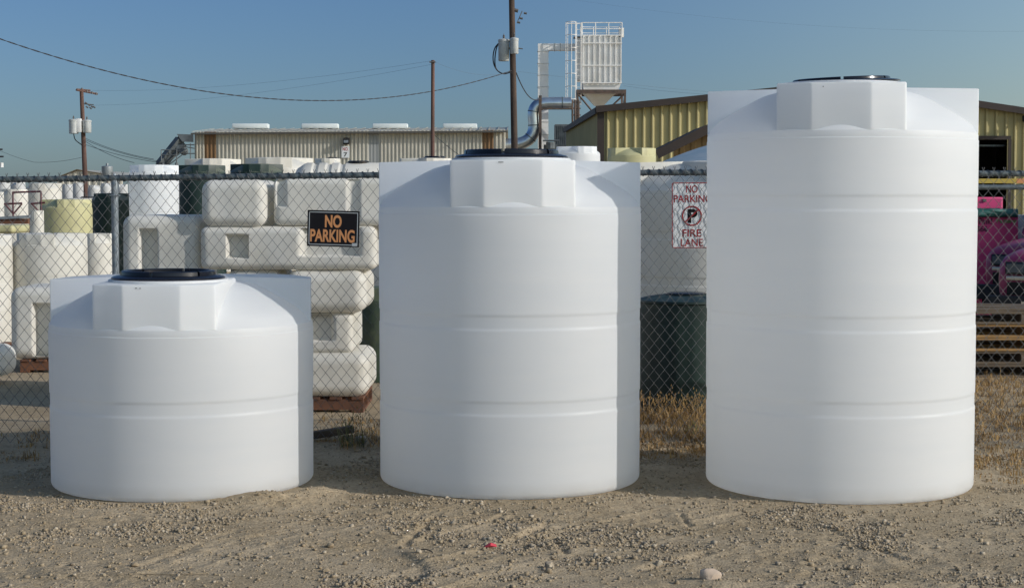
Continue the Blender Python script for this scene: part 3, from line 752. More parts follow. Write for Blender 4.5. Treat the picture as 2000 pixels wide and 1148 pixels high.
mbox(-20, 26, 440, 456.5, 24, 'small cream moulded tank under the brown beam', r=.05, seed=11, m=M['hdpe_y'])
# pallets under stacks
def pallet(x0, x1, y0, y1, z0, m, label, h=.13, group='wooden pallets in the yard'):
    t = thing('pallet', label, 'pallet', ((x0 + x1) / 2, (y0 + y1) / 2, z0), 0, group)
    w_, d_ = x1 - x0, y1 - y0
    for sy_ in (-1, 0, 1):
        MB().box((0, sy_ * (d_ / 2 - .03), h / 2), (w_ - .004, .04, h - .044)).build('stringer', m, t)
    nb_ = max(5, int(w_ / .16))
    top = MB()
    for i in range(nb_):
        xx = -w_ / 2 + .05 + (w_ - .1) * i / (nb_ - 1)
        top.box((xx, 0, h - .011), (.095, d_, .02)); 
        if i % 3 == 0: MB().box((xx, 0, .011), (.095, d_, .02)).build('base_board', m, t)
    top.build('deck_boards', m, t)
    return t
def pallet_front(x0, x1, y0, y1, z0, m, label, h=.13):
    """boards run along the fence so the long board faces the camera"""
    t = thing('pallet', label, 'pallet', ((x0 + x1) / 2, (y0 + y1) / 2, z0), 0, 'wooden pallets in the yard')
    w_, d_ = x1 - x0, y1 - y0
    for i, xx in enumerate((-w_ / 2 + .05, 0, w_ / 2 - .05)):
        MB().box((xx, 0, h / 2), (.045, d_ - .01, h - .044)).build('stringer', m, t)
    top = MB()
    for i in range(7):
        yy = -d_ / 2 + .045 + (d_ - .09) * i / 6
        top.box((0, yy, h - .011), (w_, .09, .021))
        if i % 3 == 0: MB().box((0, yy, .011), (w_, .09, .021)).build('base_board', m, t)
    top.build('deck_boards', m, t)
    return t
pallet(X(425, B), X(708, B), B + .02, B + .9, 0.0, M['orangewood'], 'red brown pallet under the stack of moulded tanks', h=Z(776, B))
pallet(X(34, 16.9), X(180, 16.9), 16.9, 17.8, 0.0, M['orangewood'], 'red brown pallet under the upright moulded tank at left', h=max(.08, Z(702, 16.9)))
pallet(X(-120, 19), X(22, 19), 18.4, 19.0, 0.0, M['orangewood'], 'red brown pallet behind the low tank at the left edge')
# supports under the tall recessed box (hidden pallet)
pallet(X(238, B), X(386, B), B + .15, B + 1.0, 0.0, M['palletgrey'], 'grey pallet hidden behind the short tank')
# block carrying the tall recessed box: another moulded tank below it
mbox(236, 388, 641, 770, B + .1, 'lower white moulded tank hidden behind the short tank', r=.08, seed=12)
mbox(440, 546, 612, 612.5 + .5, B + .9, 'x', seed=13) if False else None

# olive green tank behind the stack, at the left of the middle tank
yard_tank(690, 800, 560, 16.2, M['green_dust'], 'faded green tank in the gap beside the middle tank', rot=.5)
yard_tank(722, 830, 400, 18.5, W_, 'white tank behind the stack beside the middle tank', rot=.5)

# ribbed horizontal tank
Y = 27; t = thing('horizontal_tank', 'white ribbed horizontal tank behind the top row of the stack', 'tank', (0, 0, 0))
xa, xb = X(570, Y), X(770, Y); zt = Z(318, Y); rr = .62
prof = [(0.05, xa), (rr * .6, xa + .02), (rr * .85, xa + .10), (rr * .96, xa + .2)]
xx = xa + .25
for i in range(3):
    prof += [(rr, xx), (rr, xx + .10), (rr * .955, xx + .13), (rr * .955, xx + .18)]; xx += .21
prof += [(rr, xx), (rr, xb - .2), (rr * .93, xb - .09), (rr * .7, xb - .02), (.05, xb)]
lb = MB().lathe(prof, 48); lb.v = [(z, x, y) for x, y, z in lb.v]; lb.f = [tuple(reversed(f_)) for f_ in lb.f]
lb.v = [(x, y + Y, z + zt - rr) for x, y, z in lb.v]
lb.build('tank_shell', W_, t, smooth=35)
for xs in (xa + .4, xb - .4): MB().bb(xs - .06, xs + .06, Y - .5, Y + .5, 0, zt - rr * 1.5).build('saddle', M['rust'], t)
MB().lathe([(.17, 0), (.17, .03), (.15, .04), (.02, .042)], 24, (X(700, Y), Y, zt - .01)).build('fill_cap', M['black'], t, smooth=40)

# rack, beam
Y = 24
t = thing('metal_rack', 'maroon metal rack frame in front of white tanks at far left', 'rack', (0, 0, 0))
r_ = MB()
def bar(a, b_, s=.013):
    r_.tube([a, b_], s, 4)
q0 = lambda px, py, dy=0: P(px, py, Y + dy)
for dy in (0, .8):
    bar(q0(24, 376, dy), q0(80, 374, dy)); bar(q0(25, 376, dy), (q0(25, 376, dy).x, Y + dy, Z(425, Y))); bar(q0(80, 374, dy), (q0(80, 374, dy).x, Y + dy, 0))
    bar(q0(8, 398.5, dy), q0(43, 397, dy)); bar(q0(60, 398, dy), q0(88, 396, dy)); bar(q0(10, 399, dy), q0(26, 418, dy)); bar(q0(43, 398, dy), q0(26, 418, dy), .011); bar(q0(63, 399, dy), q0(76, 413, dy), .011)
r_.build('rack_frame', M['redrack'], t)
bb_ = MB(); Y = 23
bb_.box((X(5, Y), Y, Z(432, Y)), (X(62, Y) - X(-46, Y), .25, .07))
tag(bb_.build('timber_beam', M['orangewood']), 'orange brown beam lying across supports at the left edge', 'beam')
bb_ = MB(); bb_.box((X(0, Y), Y + .1, Z(426, Y)), (X(62, Y) - X(-60, Y), .5, .035), rot=Matrix.Rotation(R_(-3), 3, 'Y'))
tag(bb_.build('metal_sheet', M['galvpost'], None), 'grey sheet lying on top of the orange brown beam', 'sheet')
su = MB()
for px in (-30, 66): su.bb(X(px, Y) - .05, X(px, Y) + .05, Y - .05, Y + .05, 0, Z(432, Y) - .035)
tag(su.build('trestle', M['orangewood']), 'brown trestle legs holding the beam at the left edge', 'trestle')

# far rows of white tanks, left
fr = [(122, 142, 360, 58), (143, 163, 357, 60), (172, 196, 362, 57), (197, 218, 358, 61), (228, 250, 360, 59), (-8, 20, 352, 62), (22, 50, 356, 60)]
labs = ['far white tank left of the distant red pole', 'far white tank touching the distant red pole', 'far white tank right of the distant red pole', 'second far white tank right of the distant red pole', 'far white tank right of the fence post', 'far white tank at the left edge under the rail', 'far white tank above the maroon rack']
for (a, b_, yt, Yd), lb_ in zip(fr, labs):
    yard_tank(a, b_, yt, Yd, M['farwhite'], lb_, rot=a, group='far white tanks at the left')

# ------------------------------------------------------------------ beige warehouse
def ribbed(x0, x1, z0, topf, pitch_, depth, y, flat=.45):
    """ribbed sheet in the plane y, facing -Y"""
    m_ = MB(); xs = []
    n_ = int(round((x1 - x0) / pitch_)); pp = (x1 - x0) / n_
    for i in range(n_):
        a = x0 + i * pp
        xs += [(a, 0), (a + pp * (flat), 0), (a + pp * (flat + .12), -depth), (a + pp * .88, -depth)]
    xs.append((x1, 0))
    vs = []; fs = []
    for i, (xx_, yy_) in enumerate(xs):
        vs += [(xx_, y + yy_, z0), (xx_, y + yy_, topf(xx_))]
        if i: fs.append((2 * i - 2, 2 * i, 2 * i + 1, 2 * i - 1))
    return m_.add(vs, fs)
Y = 90
wh = thing('warehouse', 'long low beige ribbed metal warehouse behind the tanks', 'building')
xl, xr = X(381, Y), X(987, Y); ze = Z(258, Y)
zl = lambda xx_: ze + (Z(254.5, Y) - Z(258.5, Y)) * (xx_ - xl) / (xr - xl)
pa = [(xl, X(400, Y), 'beige'), (X(400, Y), X(423, Y), 'rustpanel'), (X(423, Y), X(720, Y), 'beige'), (X(720, Y), X(740, Y), 'greypanel'), (X(740, Y), X(942, Y), 'beige'), (X(942, Y), X(964, Y), 'rustpanel'), (X(964, Y), xr, 'beige')]
for a, b_, k in pa:
    ribbed(a, b_, 0, zl, .205, .055 if k != 'greypanel' else .01, Y).build('wall_panel', M[k], wh)
MB().bb(xl + .01, xr - .01, Y + .02, Y + 14, 0, ze - .1).build('wall', M['beige'], wh)
rf = MB(); over = .12; n_ = 66
za = lambda xx_: zl(xx_)
rx = [xl - over + (xr - xl + 2 * over) * i / n_ for i in range(n_ + 1)]
rise = .42
rf.add([(xl - over, Y - .4, za(xl) - .05), (xr + over, Y - .4, za(xr) - .05), (xr + over, Y + 7, za(xr) + rise), (xl - over, Y + 7, za(xl) + rise), (xl - over, Y + 14.4, za(xl) - .05), (xr + over, Y + 14.4, za(xr) - .05)], [(0, 1, 2, 3), (3, 2, 5, 4)])
rfo = rf.build('roof', M['beige_roof'], wh)
sm_ = MB()
for xx_ in rx[::2]:
    a = za(xx_); sm_.box((xx_, Y + 3.3, a + (rise - .05) / 2 + .05), (.06, 6.6, .02), rot=Matrix.Rotation(math.atan2(rise + .05, 7.4), 3, 'X'))
sm_.build('roof_seams', M['beige_roof'], rfo)
MB().box(((xl + xr) / 2, Y - .42, (za(xl) + za(xr)) / 2 - .11), (xr - xl + .24, .05, .08), rot=Matrix.Rotation(-math.atan2(zl(xr) - zl(xl), xr - xl), 3, 'Y')).build('gutter', M['trim'], wh)
for a, b_ in ((456, 526), (591, 662), (729, 797), (866, 932)):
    Ys = Y + 5.5
    k = MB(); k.box(((X(a, Ys) + X(b_, Ys)) / 2, Ys, Z(245, Ys) - .05), (X(b_, Ys) - X(a, Ys), .7, Z(240.5, Ys) - Z(250, Ys)))
    k.build('skylight', M['skyl'], wh, bevel=.05)
lp = thing('wall_light', 'dark floodlight fixed on the beige warehouse wall above the number board', 'light', (X(678, Y), Y - .06, Z(276, Y)))
MB().box((0, -.22, 0), (.32, .34, .28), rot=Matrix.Rotation(R_(15), 3, 'X')).build('housing', M['inside'], lp); MB().box((0, -.42, -.03), (.24, .04, .14)).build('lens', M['galvpost'], lp)
MB().box((0, -.04, .02), (.08, .1, .1)).build('bracket', M['trim'], lp)
nb_s = thing('number_board', 'white board reading number seven on the beige warehouse wall', 'sign', (X(675.5, Y), Y - .08, Z(297, Y)))
MB().box((0, 0, 0), (.42, .02, .62)).build('board', M['signwhite'], nb_s)
fit_text('lettering', 'NO.', M['signred'], nb_s, 0, .15, .30, .18, -.013, .02)
fit_text('numeral', '7', M['signblack'], nb_s, 0, -.14, .19, .22, -.013, .02)
# far gabled shed
Y = 150
gb = thing('gabled_shed', 'distant pale gabled shed behind the far pole', 'building')
gp = [(X(112, Y), Z(349, Y)), (X(152, Y), Z(334, Y)), (X(240, Y), Z(346, Y))]
m_ = ribbed(gp[0][0], gp[2][0], 0, lambda xx_: np.interp(xx_, [g[0] for g in gp], [g[1] for g in gp]), .6, .08, Y); m_.build('wall', M['beige'], gb)
MB().add([(gp[0][0] - .3, Y - .3, gp[0][1]), (gp[1][0], Y - .3, gp[1][1] + .15), (gp[1][0], Y + 25, gp[1][1] + .15), (gp[0][0] - .3, Y + 25, gp[0][1]), (gp[2][0] + .3, Y - .3, gp[2][1]), (gp[2][0] + .3, Y + 25, gp[2][1])], [(0, 1, 2, 3), (1, 4, 5, 2)]).build('roof', M['beige_roof'], gb)
# distant cylinder on legs (cyclone)
Y = 130
cyc = thing('cyclone', 'small distant grey cylinder on a roof left of the tall white tank', 'machine', (X(210, Y), Y, 0))
MB().lathe([(.3, Z(345, Y)), (.42, Z(337, Y)), (.42, Z(325, Y)), (.1, Z(323.5, Y)), (.1, Z(319, Y))], 20).build('drum', M['galvpost'], cyc, smooth=40)
MB().tube([(0, 0, 0), (0, 0, Z(344, Y))], .08, 6).build('leg', M['rust'], cyc)
# conveyor
Y = 88
cv = thing('conveyor', 'dark steel inclined conveyor left of the beige warehouse', 'machine')
c_ = MB()
for dy in (0, 1.2):
    c_.tube([P(310, 322, Y + dy), P(350, 272, Y + dy)], .22, 4)
    c_.tube([P(322, 322, Y + dy), P(362, 282, Y + dy)], .10, 4)
c_.add([P(303, 322, Y), P(330, 322, Y), P(362, 275, Y), P(348, 266, Y), P(303, 322, Y + 1.2), P(330, 322, Y + 1.2), P(362, 275, Y + 1.2), P(348, 266, Y + 1.2)], [(0, 1, 2, 3), (7, 6, 5, 4), (0, 3, 7, 4), (1, 5, 6, 2), (3, 2, 6, 7), (0, 4, 5, 1)])
c_.build('chute', M['machine'], cv)
h_ = MB(); h_.add([P(345, 262, Y - .2), P(378, 263, Y - .2), P(378, 278, Y - .2), P(356, 277, Y - .2), P(345, 262, Y + 1.4), P(378, 263, Y + 1.4), P(378, 278, Y + 1.4), P(356, 277, Y + 1.4)], [(3, 2, 1, 0), (4, 5, 6, 7), (0, 1, 5, 4), (1, 2, 6, 5), (2, 3, 7, 6), (3, 0, 4, 7)])
h_.build('head_hopper', M['machine'], cv)
s_ = MB()
for a, b_ in (((315, 293), (345, 293)), ((315, 293), (315, 314)), ((345, 293), (345, 318)), ((315, 303), (345, 303)), ((352, 285), (380, 290)), ((345, 305), (365, 290)), ((355, 283), (380, 283)), ((358, 300), (381, 300)), ((330, 322), (365, 296)), ((372, 280), (372, 322))):
    s_.tube([P(*a, Y - .3), P(*b_, Y - .3)], .028, 4)
for px in (318, 345, 372): s_.tube([P(px, 318, Y - .3), (X(px, Y), Y - .3, 0)], .08, 4)
s_.tube([P(352, 290, Y - .1), P(360, 296, Y + .9)], .22, 10)
s_.build('support_frame', M['machine'], cv)

# ------------------------------------------------------------------ dust collector
Y = 95
dc = thing('dust_collector', 'white baghouse dust collector with hopper on a steel frame above the roofs', 'machine')
k = F / Y
xa, xb = X(1138, Y), X(1212, Y); z0, z1 = Z(163, Y), Z(69, Y)
dp = 2.3
MB().bb(xa, xb, Y, Y + dp, z0, z1).build('filter_housing', M['wpaint'], dc)
MB().bb(xa - .31, xa - .01, Y + .15, Y + dp - .15, z0 + .2, z1 - .1).build('side_panel', M['wpaint'], dc)
rb = MB()
for i in range(8):
    xx_ = xa + (xb - xa) * i / 7
    rb.bb(xx_ - .03, xx_ + .03, Y - .10, Y - .002, z0, z1)
for zz in (z0 + .02, (z0 + z1) / 2 - .35, z1 - .45, z1 - .02): rb.bb(xa - .05, xb + .05, Y - .13, Y - .102, zz - .03, zz + .03)
rb.build('stiffener', M['wpaint'], dc)
hp = MB(); zc = Z(178, Y); zb = Z(205, Y); cx_ = (xa + xb) / 2 - .2
def frust(m_, a, b_, c2, d2):  # two rects (x0,x1,y0,y1,z)
    m_.add([(a[0], a[2], a[4]), (a[1], a[2], a[4]), (a[1], a[3], a[4]), (a[0], a[3], a[4]), (b_[0], b_[2], b_[4]), (b_[1], b_[2], b_[4]), (b_[1], b_[3], b_[4]), (b_[0], b_[3], b_[4])],
           [(0, 1, 5, 4), (1, 2, 6, 5), (2, 3, 7, 6), (3, 0, 4, 7), (3, 2, 1, 0), (4, 5, 6, 7)])
frust(hp, (xa + .05, xb - .15, Y + .05, Y + dp - .05, zc), (xa, xb, Y, Y + dp, z0 - .003), 0, 0)
frust(hp, (cx_ - .15, cx_ + .35, Y + .9, Y + 1.4, zb), (xa + .05, xb - .15, Y + .05, Y + dp - .05, zc - .003), 0, 0)
hp.build('hopper', M['wpaint'], dc)
fr_ = MB(); zf = Z(180, Y)
fr_.bb(xa - .35, xb + .28, Y - .25, Y - .14, zf - .1, zf + .12); fr_.bb(xa - .35, xb + .28, Y + dp + .14, Y + dp + .25, zf - .1, zf + .12)
fr_.bb(xa - .36, xa - .25, Y - .13, Y + dp + .13, zf - .1, zf + .12); fr_.bb(xb + .17, xb + .28, Y - .13, Y + dp + .13, zf - .1, zf + .12)
for xx_ in (xa - .3, xb + .22):
    for yy_ in (Y - .19, Y + dp + .19): fr_.bb(xx_ - .055, xx_ + .055, yy_ - .05, yy_ + .05, 0, zf - .103)
    fr_.tube([(xx_, Y - .2, zf - .1), (xx_, Y + dp, zf - 1.6)], .05, 4)
fr_.tube([(xa - .3, Y - .2, zf - .1), (cx_, Y - .2, zf - 1.5)], .05, 4); fr_.tube([(xb + .22, Y - .2, zf - .1), (cx_, Y - .2, zf - 1.5)], .05, 4)
fr_.build('support_frame', M['rust'], dc)
rl = MB(); zr = Z(45, Y)
for xx_ in [xa - .05 + (xb - xa + .1) * i / 3 for i in range(4)]:
    for yy_ in (Y - .05, Y + dp + .05): rl.tube([(xx_, yy_, z1 - .05), (xx_, yy_, zr)], .028, 5)
for zz in (zr, (zr + z1) / 2):
    rl.tube([(xa - .05, Y - .05, zz), (xb + .05, Y - .05, zz), (xb + .05, Y + dp + .05, zz), (xa - .05, Y + dp + .05, zz), (xa - .05, Y - .05, zz)], .028, 5)
rl.tube([(xa - .95, Y + .4, zr), (xa - .05, Y + .4, zr)], .03, 5)
rl.build('guard_rail', M['wpaint'], dc)
MB().box((xb + .02, Y + .2, z1 + .15), (.28, .4, .5)).build('valve_box', M['wpaint'], dc)
MB().box((xa - .25, Y + .5, z1 - .1), (.5, .9, .06)).build('landing', M['rust'], dc)
ld = MB(); lx0, lx1 = X(1107, Y), X(1122, Y)
for xx_ in (X(1125, Y), X(1134, Y)): ld.tube([(xx_, Y - .15, Z(205, Y)), (xx_, Y - .15, zr)], .03, 5)
zz = Z(205, Y)
while zz < zr: ld.tube([(X(1125, Y), Y - .15, zz), (X(1134, Y), Y - .15, zz)], .015, 4); zz += .32
ld.build('ladder', M['wpaint'], dc)
cg = MB()
for a in np.linspace(0, math.pi, 5):
    cxx = (X(1125, Y) + X(1105, Y)) / 2
    xx_ = X(1115, Y) + .30 * math.cos(a); yy_ = Y - .15 - .5 * math.sin(a)
    cg.tube([(xx_, yy_, Z(200, Y)), (xx_, yy_, zr)], .018, 4)
for zz in np.linspace(Z(195, Y), zr, 7):
    cg.tube([(X(1115, Y) + .30 * math.cos(a), Y - .15 - .5 * math.sin(a), zz) for a in np.linspace(0, math.pi, 9)], .02, 4)
cg.build('ladder_cage', M['wpaint'], dc)
ex = MB()   # square exhaust duct
dx0, dx1 = X(1051, Y), X(1071.5, Y)
ex.bb(dx0, dx1, Y + .8, Y + 1.4, 0.5, Z(83, Y)); ex.bb(dx1, xa - .31, Y + .82, Y + 1.38, Z(96, Y), Z(83, Y))
exo = ex.build('square_duct', M['wpaint'], dc)
fl = MB()
for py in (98, 122, 145, 168, 190, 237, 262): fl.bb(dx0 - .03, dx1 + .03, Y + .77, Y + 1.43, Z(py, Y) - .012, Z(py, Y) + .012)
for px in (1084, 1095, 1108): fl.bb(X(px, Y) - .02, X(px, Y) + .02, Y + .79, Y + 1.41, Z(96, Y) - .03, Z(83, Y) + .03)
fl.build('flange', M['transf'], exo)
# round silver pipe
sp = thing('round_duct', 'shiny silver round duct bending up beside the leaning brown pole', 'duct')
path = [(985, 283), (1005, 283), (1020, 280), (1032, 274), (1040, 264), (1044, 252), (1043.5, 238), (1042, 224), (1044, 213), (1051, 205), (1062, 202.5), (1080, 202), (1116, 202)]
pp = [P(a, b_, Y - 1.2) for a, b_ in path]
def smooth_path(p_, it=3):
    for _ in range(it):
        n__ = [p_[0]]
        for i in range(len(p_) - 1): n__ += [p_[i] * .75 + p_[i + 1] * .25, p_[i] * .25 + p_[i + 1] * .75]
        p_ = n__ + [p_[-1]]
    return p_
MB().tube(smooth_path(pp, 2), .34, 20).build('pipe', M['silver'], sp, smooth=50)
for i in (3, 5, 7, 9, 11):
    a, b_ = pp[i] * .5 + pp[i + 1] * .5, pp[i + 1]; d_ = (b_ - a).normalized()
    MB().tube([a - d_ * .03, a + d_ * .03], .352, 20).build('joint_ring', M['galv'], sp, smooth=50)
st = MB(); st.bb(X(1054, Y) - .08, X(1054, Y) + .08, Y - 1.6, Y - 1.45, 0, Z(190, Y)); st.tube([P(1054, 213, Y - 1.5), P(1116, 213, Y - 1.5)], .05, 6)
for px in (1118, 1123, 1130): st.tube([P(px, 195, Y - 1), (X(px, Y), Y - 1, 0)], .06, 5)
for py in (200, 212, 225): st.tube([P(1116, py, Y - 1), P(1134, py, Y - 1)], .04, 5)
st.build('pipe_support', M['rust'], sp)
mc = thing('roof_machinery', 'dark machinery clutter between the square duct and yellow building', 'machine')
m_ = MB(); Yk = Y - 3
m_.bb(X(1084, Yk), X(1112, Yk), Yk, Yk + 2, 0, Z(243, Yk)); m_.bb(X(1062, Yk), X(1088, Yk), Yk - .3, Yk + .6, 0, Z(283, Yk)); m_.tube([P(1060, 275, Yk - .5), P(1092, 275, Yk - .5)], .05, 5)
m_.tube([P(1075, 290, Yk - .6), P(1075, 278, Yk - .6)], .25, 10)
for i in range(7): m_.bb(X(1084 + 4 * i, Yk), X(1085.2 + 4 * i, Yk), Yk - .05, Yk, Z(300, Yk), Z(246, Yk))
m_.build('casing', M['machine'], mc)

# ------------------------------------------------------------------ yellow building
Y = 55
yb = thing('yellow_building', 'olive yellow ribbed metal building with dark brown trim at right', 'building')
x0 = X(1172, Y); xR = X(1640, Y); x1 = X(2140, Y)
ztop = lambda xx_: float(np.interp(xx_, [x0, xR, x1], [Z(211, Y), Z(163, Y), Z(237, Y)]))
def opening_wall():
    # ribbed wall with a real door opening
    dx0, dx1, dz = X(1890, Y), X(1966, Y), Z(273, Y)
    a = ribbed(x0, dx0, 0, ztop, .29, .075, Y, flat=.62)
    b_ = ribbed(dx0, dx1, dz, ztop, .29, .075, Y, flat=.62)
    c2 = ribbed(dx1, x1, 0, ztop, .29, .075, Y, flat=.62)
    for z_ in (b_, c2): a.add(z_.v, z_.f)
    return a, dx0, dx1, dz
a, dx0, dx1, dz = opening_wall(); a.build('front_wall', M['olive'], yb)
fr_ = MB(); fr_.bb(dx0 - .08, dx1 + .08, Y - .12, Y - .08, dz, dz + .12); fr_.bb(dx1, dx1 + .1, Y - .12, Y - .08, 0, dz - .003); fr_.bb(dx0 - .1, dx0, Y - .12, Y - .08, 0, dz - .003)
fr_.build('door_frame', M['brown'], yb)
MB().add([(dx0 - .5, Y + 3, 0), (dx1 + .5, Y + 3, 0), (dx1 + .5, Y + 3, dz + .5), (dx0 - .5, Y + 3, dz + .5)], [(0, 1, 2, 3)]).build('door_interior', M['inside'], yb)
m_ = MB().bb(dx0, dx1, Y + .3, Y + .4, Z(284, Y) - .03, Z(284, Y) + .03); m_.build('door_rail', M['galv'], yb)
# side wall going back
Yb = 71; xs1 = X(1108, Yb); m_ = MB(); nrb = 54; vs = []; fs = []
for i in range(nrb * 2 + 1):
    t_ = i / (nrb * 2); yy_ = Y + (Yb - Y) * t_; xx_ = x0 + (xs1 - x0) * t_; o_ = -.06 if (i // 1) % 2 else 0
    vs += [(xx_ + o_, yy_, 0), (xx_ + o_, yy_, ztop(x0) - .12)]
    if i: fs.append((2 * i - 2, 2 * i - 1, 2 * i + 1, 2 * i))
m_.add(vs, fs); m_.build('side_wall', M['olive'], yb)
MB().add([(x1, Y, 0), (x1, Yb, 0), (x1, Yb, ztop(x1)), (x1, Y, ztop(x1))], [(0, 1, 2, 3)]).build('side_wall', M['olive'], yb)
MB().add([(xs1, Yb, 0), (x1, Yb, 0), (x1, Yb, ztop(x1)), (xR, Yb, ztop(xR)), (xs1, Yb, ztop(x0))], [(4, 3, 2, 1, 0)]).build('back_wall', M['olive'], yb)
rf = MB()
a0 = (x0 - .15, Y - .25, ztop(x0) + .02); a1 = (xR, Y - .25, ztop(xR) + .05); a2 = (x1 + .15, Y - .25, ztop(x1) + .02)
b0 = (xs1 - .15, Yb, ztop(x0) + .02); b1 = (xR, Yb, ztop(xR) + .05); b2 = (x1 + .15, Yb, ztop(x1) + .02)
rf.add([a0, a1, a2, b0, b1, b2], [(0, 1, 4, 3), (1, 2, 5, 4)]); rfo = rf.build('roof', M['brown'], yb)
fa = MB()
for p_, q_ in ((a0, a1), (a1, a2)):
    p_, q_ = Vector(p_), Vector(q_); L = (q_ - p_).length; an = math.atan2(q_.z - p_.z, q_.x - p_.x)
    fa.box((p_ + q_) / 2 + Vector((0, -.03, -.08)), (L, .06, .21), rot=Matrix.Rotation(-an, 3, 'Y'))
p_, q_ = Vector(a0), Vector(b0); an = math.atan2(q_.x - p_.x, q_.y - p_.y)
fa.box((p_ + q_) / 2 + Vector((0, 0, -.12)), (.06, (q_ - p_).length, .20), rot=Matrix.Rotation(-an, 3, 'Z'))
fa.build('fascia', M['brown'], yb)
MB().bb(x0 - .10, x0 + .12, Y - .11, Y - .082, 0, ztop(x0) - .1).build('corner_trim', M['brown'], yb)
li = thing('wall_light', 'dark shoebox lamp on the yellow building at the right edge', 'light', (X(1996, Y), Y - .08, Z(233, Y)))
MB().box((0, -.55, .02), (.30, .5, .20), rot=Matrix.Rotation(R_(-8), 3, 'X')).build('housing', M['inside'], li, bevel=.03); MB().tube([(0, 0, 0), (0, -.35, 0)], .04, 8).build('arm', M['inside'], li)
# lean-to shed in front
Y2 = 46
sh = thing('gable_shed', 'small brown edged shed with blue grey sheet roof before the yellow building', 'building')
e0 = P(1283, 302, Y2); e1 = P(1400, 244, Y2); e2 = P(1600, 330, Y2)
fa = MB()
for p_, q_ in ((e0, e1), (e1, e2)):
    an = math.atan2(q_.z - p_.z, q_.x - p_.x); fa.box((p_ + q_) / 2, ((q_ - p_).length, .08, .24), rot=Matrix.Rotation(-an, 3, 'Y'))
fa.build('fascia', M['brown'], sh)
MB().add([e0 + Vector((0, .04, .1)), e1 + Vector((0, .04, .1)), e1 + Vector((0, 6, .1)), e0 + Vector((0, 6, .1)), e2 + Vector((0, .04, .1)), e2 + Vector((0, 6, .1))], [(0, 1, 2, 3), (1, 4, 5, 2)]).build('roof', M['brown'], sh)
g0, g2 = e0.x + .5, e2.x - .5
ribbed(g0, g2, 0, lambda xx_: float(np.interp(xx_, [e0.x, e1.x, e2.x], [e0.z, e1.z, e2.z])) - .08, .3, .03, Y2 + .5).build('wall', M['oldshed'], sh)
# blue-grey sheet canopy
cpy = thing('canopy', 'blue grey curved sheet canopy in front of the small shed', 'canopy')
Yc = 40; vs = []; fs = []; nn_ = 16
for i in range(nn_ + 1):
    t_ = i / nn_
    px = 1286 + 260 * t_; pyt = 319 - 46 * math.sin(min(1, t_ * 1.5) * math.pi / 2) ** 1.0
    a_ = P(px, pyt, Yc + 3); vs += [(a_.x, Yc + 3, a_.z), (P(px, 320, Yc).x, Yc, P(px, 320, Yc).z), (a_.x, Yc + 3, a_.z - .06), (P(px, 320, Yc).x, Yc, P(px, 320, Yc).z - .06)]
    if i: k_ = 4 * i; fs += [(k_ - 4, k_ - 3, k_ + 1, k_), (k_ - 2, k_ + 2, k_ + 3, k_ - 1), (k_ - 3, k_ - 1, k_ + 3, k_ + 1), (k_ - 4, k_, k_ + 2, k_ - 2)]
MB().add(vs, fs).build('sheet', M['blueroof'], cpy, smooth=30)
for px in (1290, 1545):
    MB().tube([(X(px, Yc), Yc + .1, 0), (X(px, Yc), Yc + .1, Z(321, Yc))], .05, 8).build('post', M['galvpost'], cpy)

# ------------------------------------------------------------------ poles and wires
def transformer(parent, x, y, ztop, h, r, name='transformer'):
    t = MB().lathe([(r * .9, ztop - h), (r, ztop - h + .03), (r, ztop - .12), (r * 1.06, ztop - .11), (r * 1.06, ztop - .03), (r * .8, ztop), (.03, ztop + .03)], 20, (x, y, 0)).build(name, M['transf'], parent, smooth=40)
    MB().lathe([(.04, 0), (.055, .03), (.04, .06), (.055, .09), (.04, .12), (.05, .15), (.02, .18), (.010, .24)], 10, (x, y, ztop)).build('bushing', M['cer'], t, smooth=40)
    return t
Y = 75
up = thing('utility_pole', 'thick dark brown leaning utility pole with two grey transformers', 'pole')
pb = Vector((P(1009, 300, Y).x, Y, 0)); pt = P(998.5, -50, Y)
pb = pt + (P(1005, 300, Y) - pt) * (pt.z / (pt.z - P(1005, 300, Y).z))
MB().tube([pb, pt], [.165, .125], 14).build('shaft', M['pole'], up, smooth=50)
def on(py): 
    t_ = (Z(py, Y) - pb.z) / (pt.z - pb.z); return pb + (pt - pb) * t_
transformer(up, P(984, 0, Y).x, Y - .05, Z(77, Y), Z(77, Y) - Z(120, Y), .24)
transformer(up, P(1004.5, 0, Y).x, Y - .36, Z(76, Y), Z(76, Y) - Z(107, Y), .18)
MB().tube([P(1004, 20, Y), P(1012, 22, Y)], .08, 8).build('pin', M['cer'], up); MB().tube([P(1010, 45, Y), P(1020, 22, Y)], .02, 6).build('bracket', M['cer'], up)
for a in ((1013, 44), (1018, 36), (1026, 26)): MB().tube([P(a[0] - 3, a[1], Y), P(a[0] + 3, a[1] + 1, Y)], .045, 8).build('insulator', M['cer'], up)
MB().tube([P(990, 95, Y), P(1002, 95, Y)], .05, 6).build('bracket', M['cer'], up); MB().tube([P(1008, 94, Y), P(1021, 96, Y)], .025, 5).build('bracket', M['cer'], up)
lo = MB()
for off in (0, 4):
    lo.tube(smooth_path([P(974, 85, Y), P(965 + off, 95, Y), P(962 + off, 118, Y), P(968, 136, Y), P(982, 146, Y), P(996, 142, Y), P(1005, 139, Y)]), .03, 6)
lo.build('looped_cable', M['cable'], up, smooth=60)
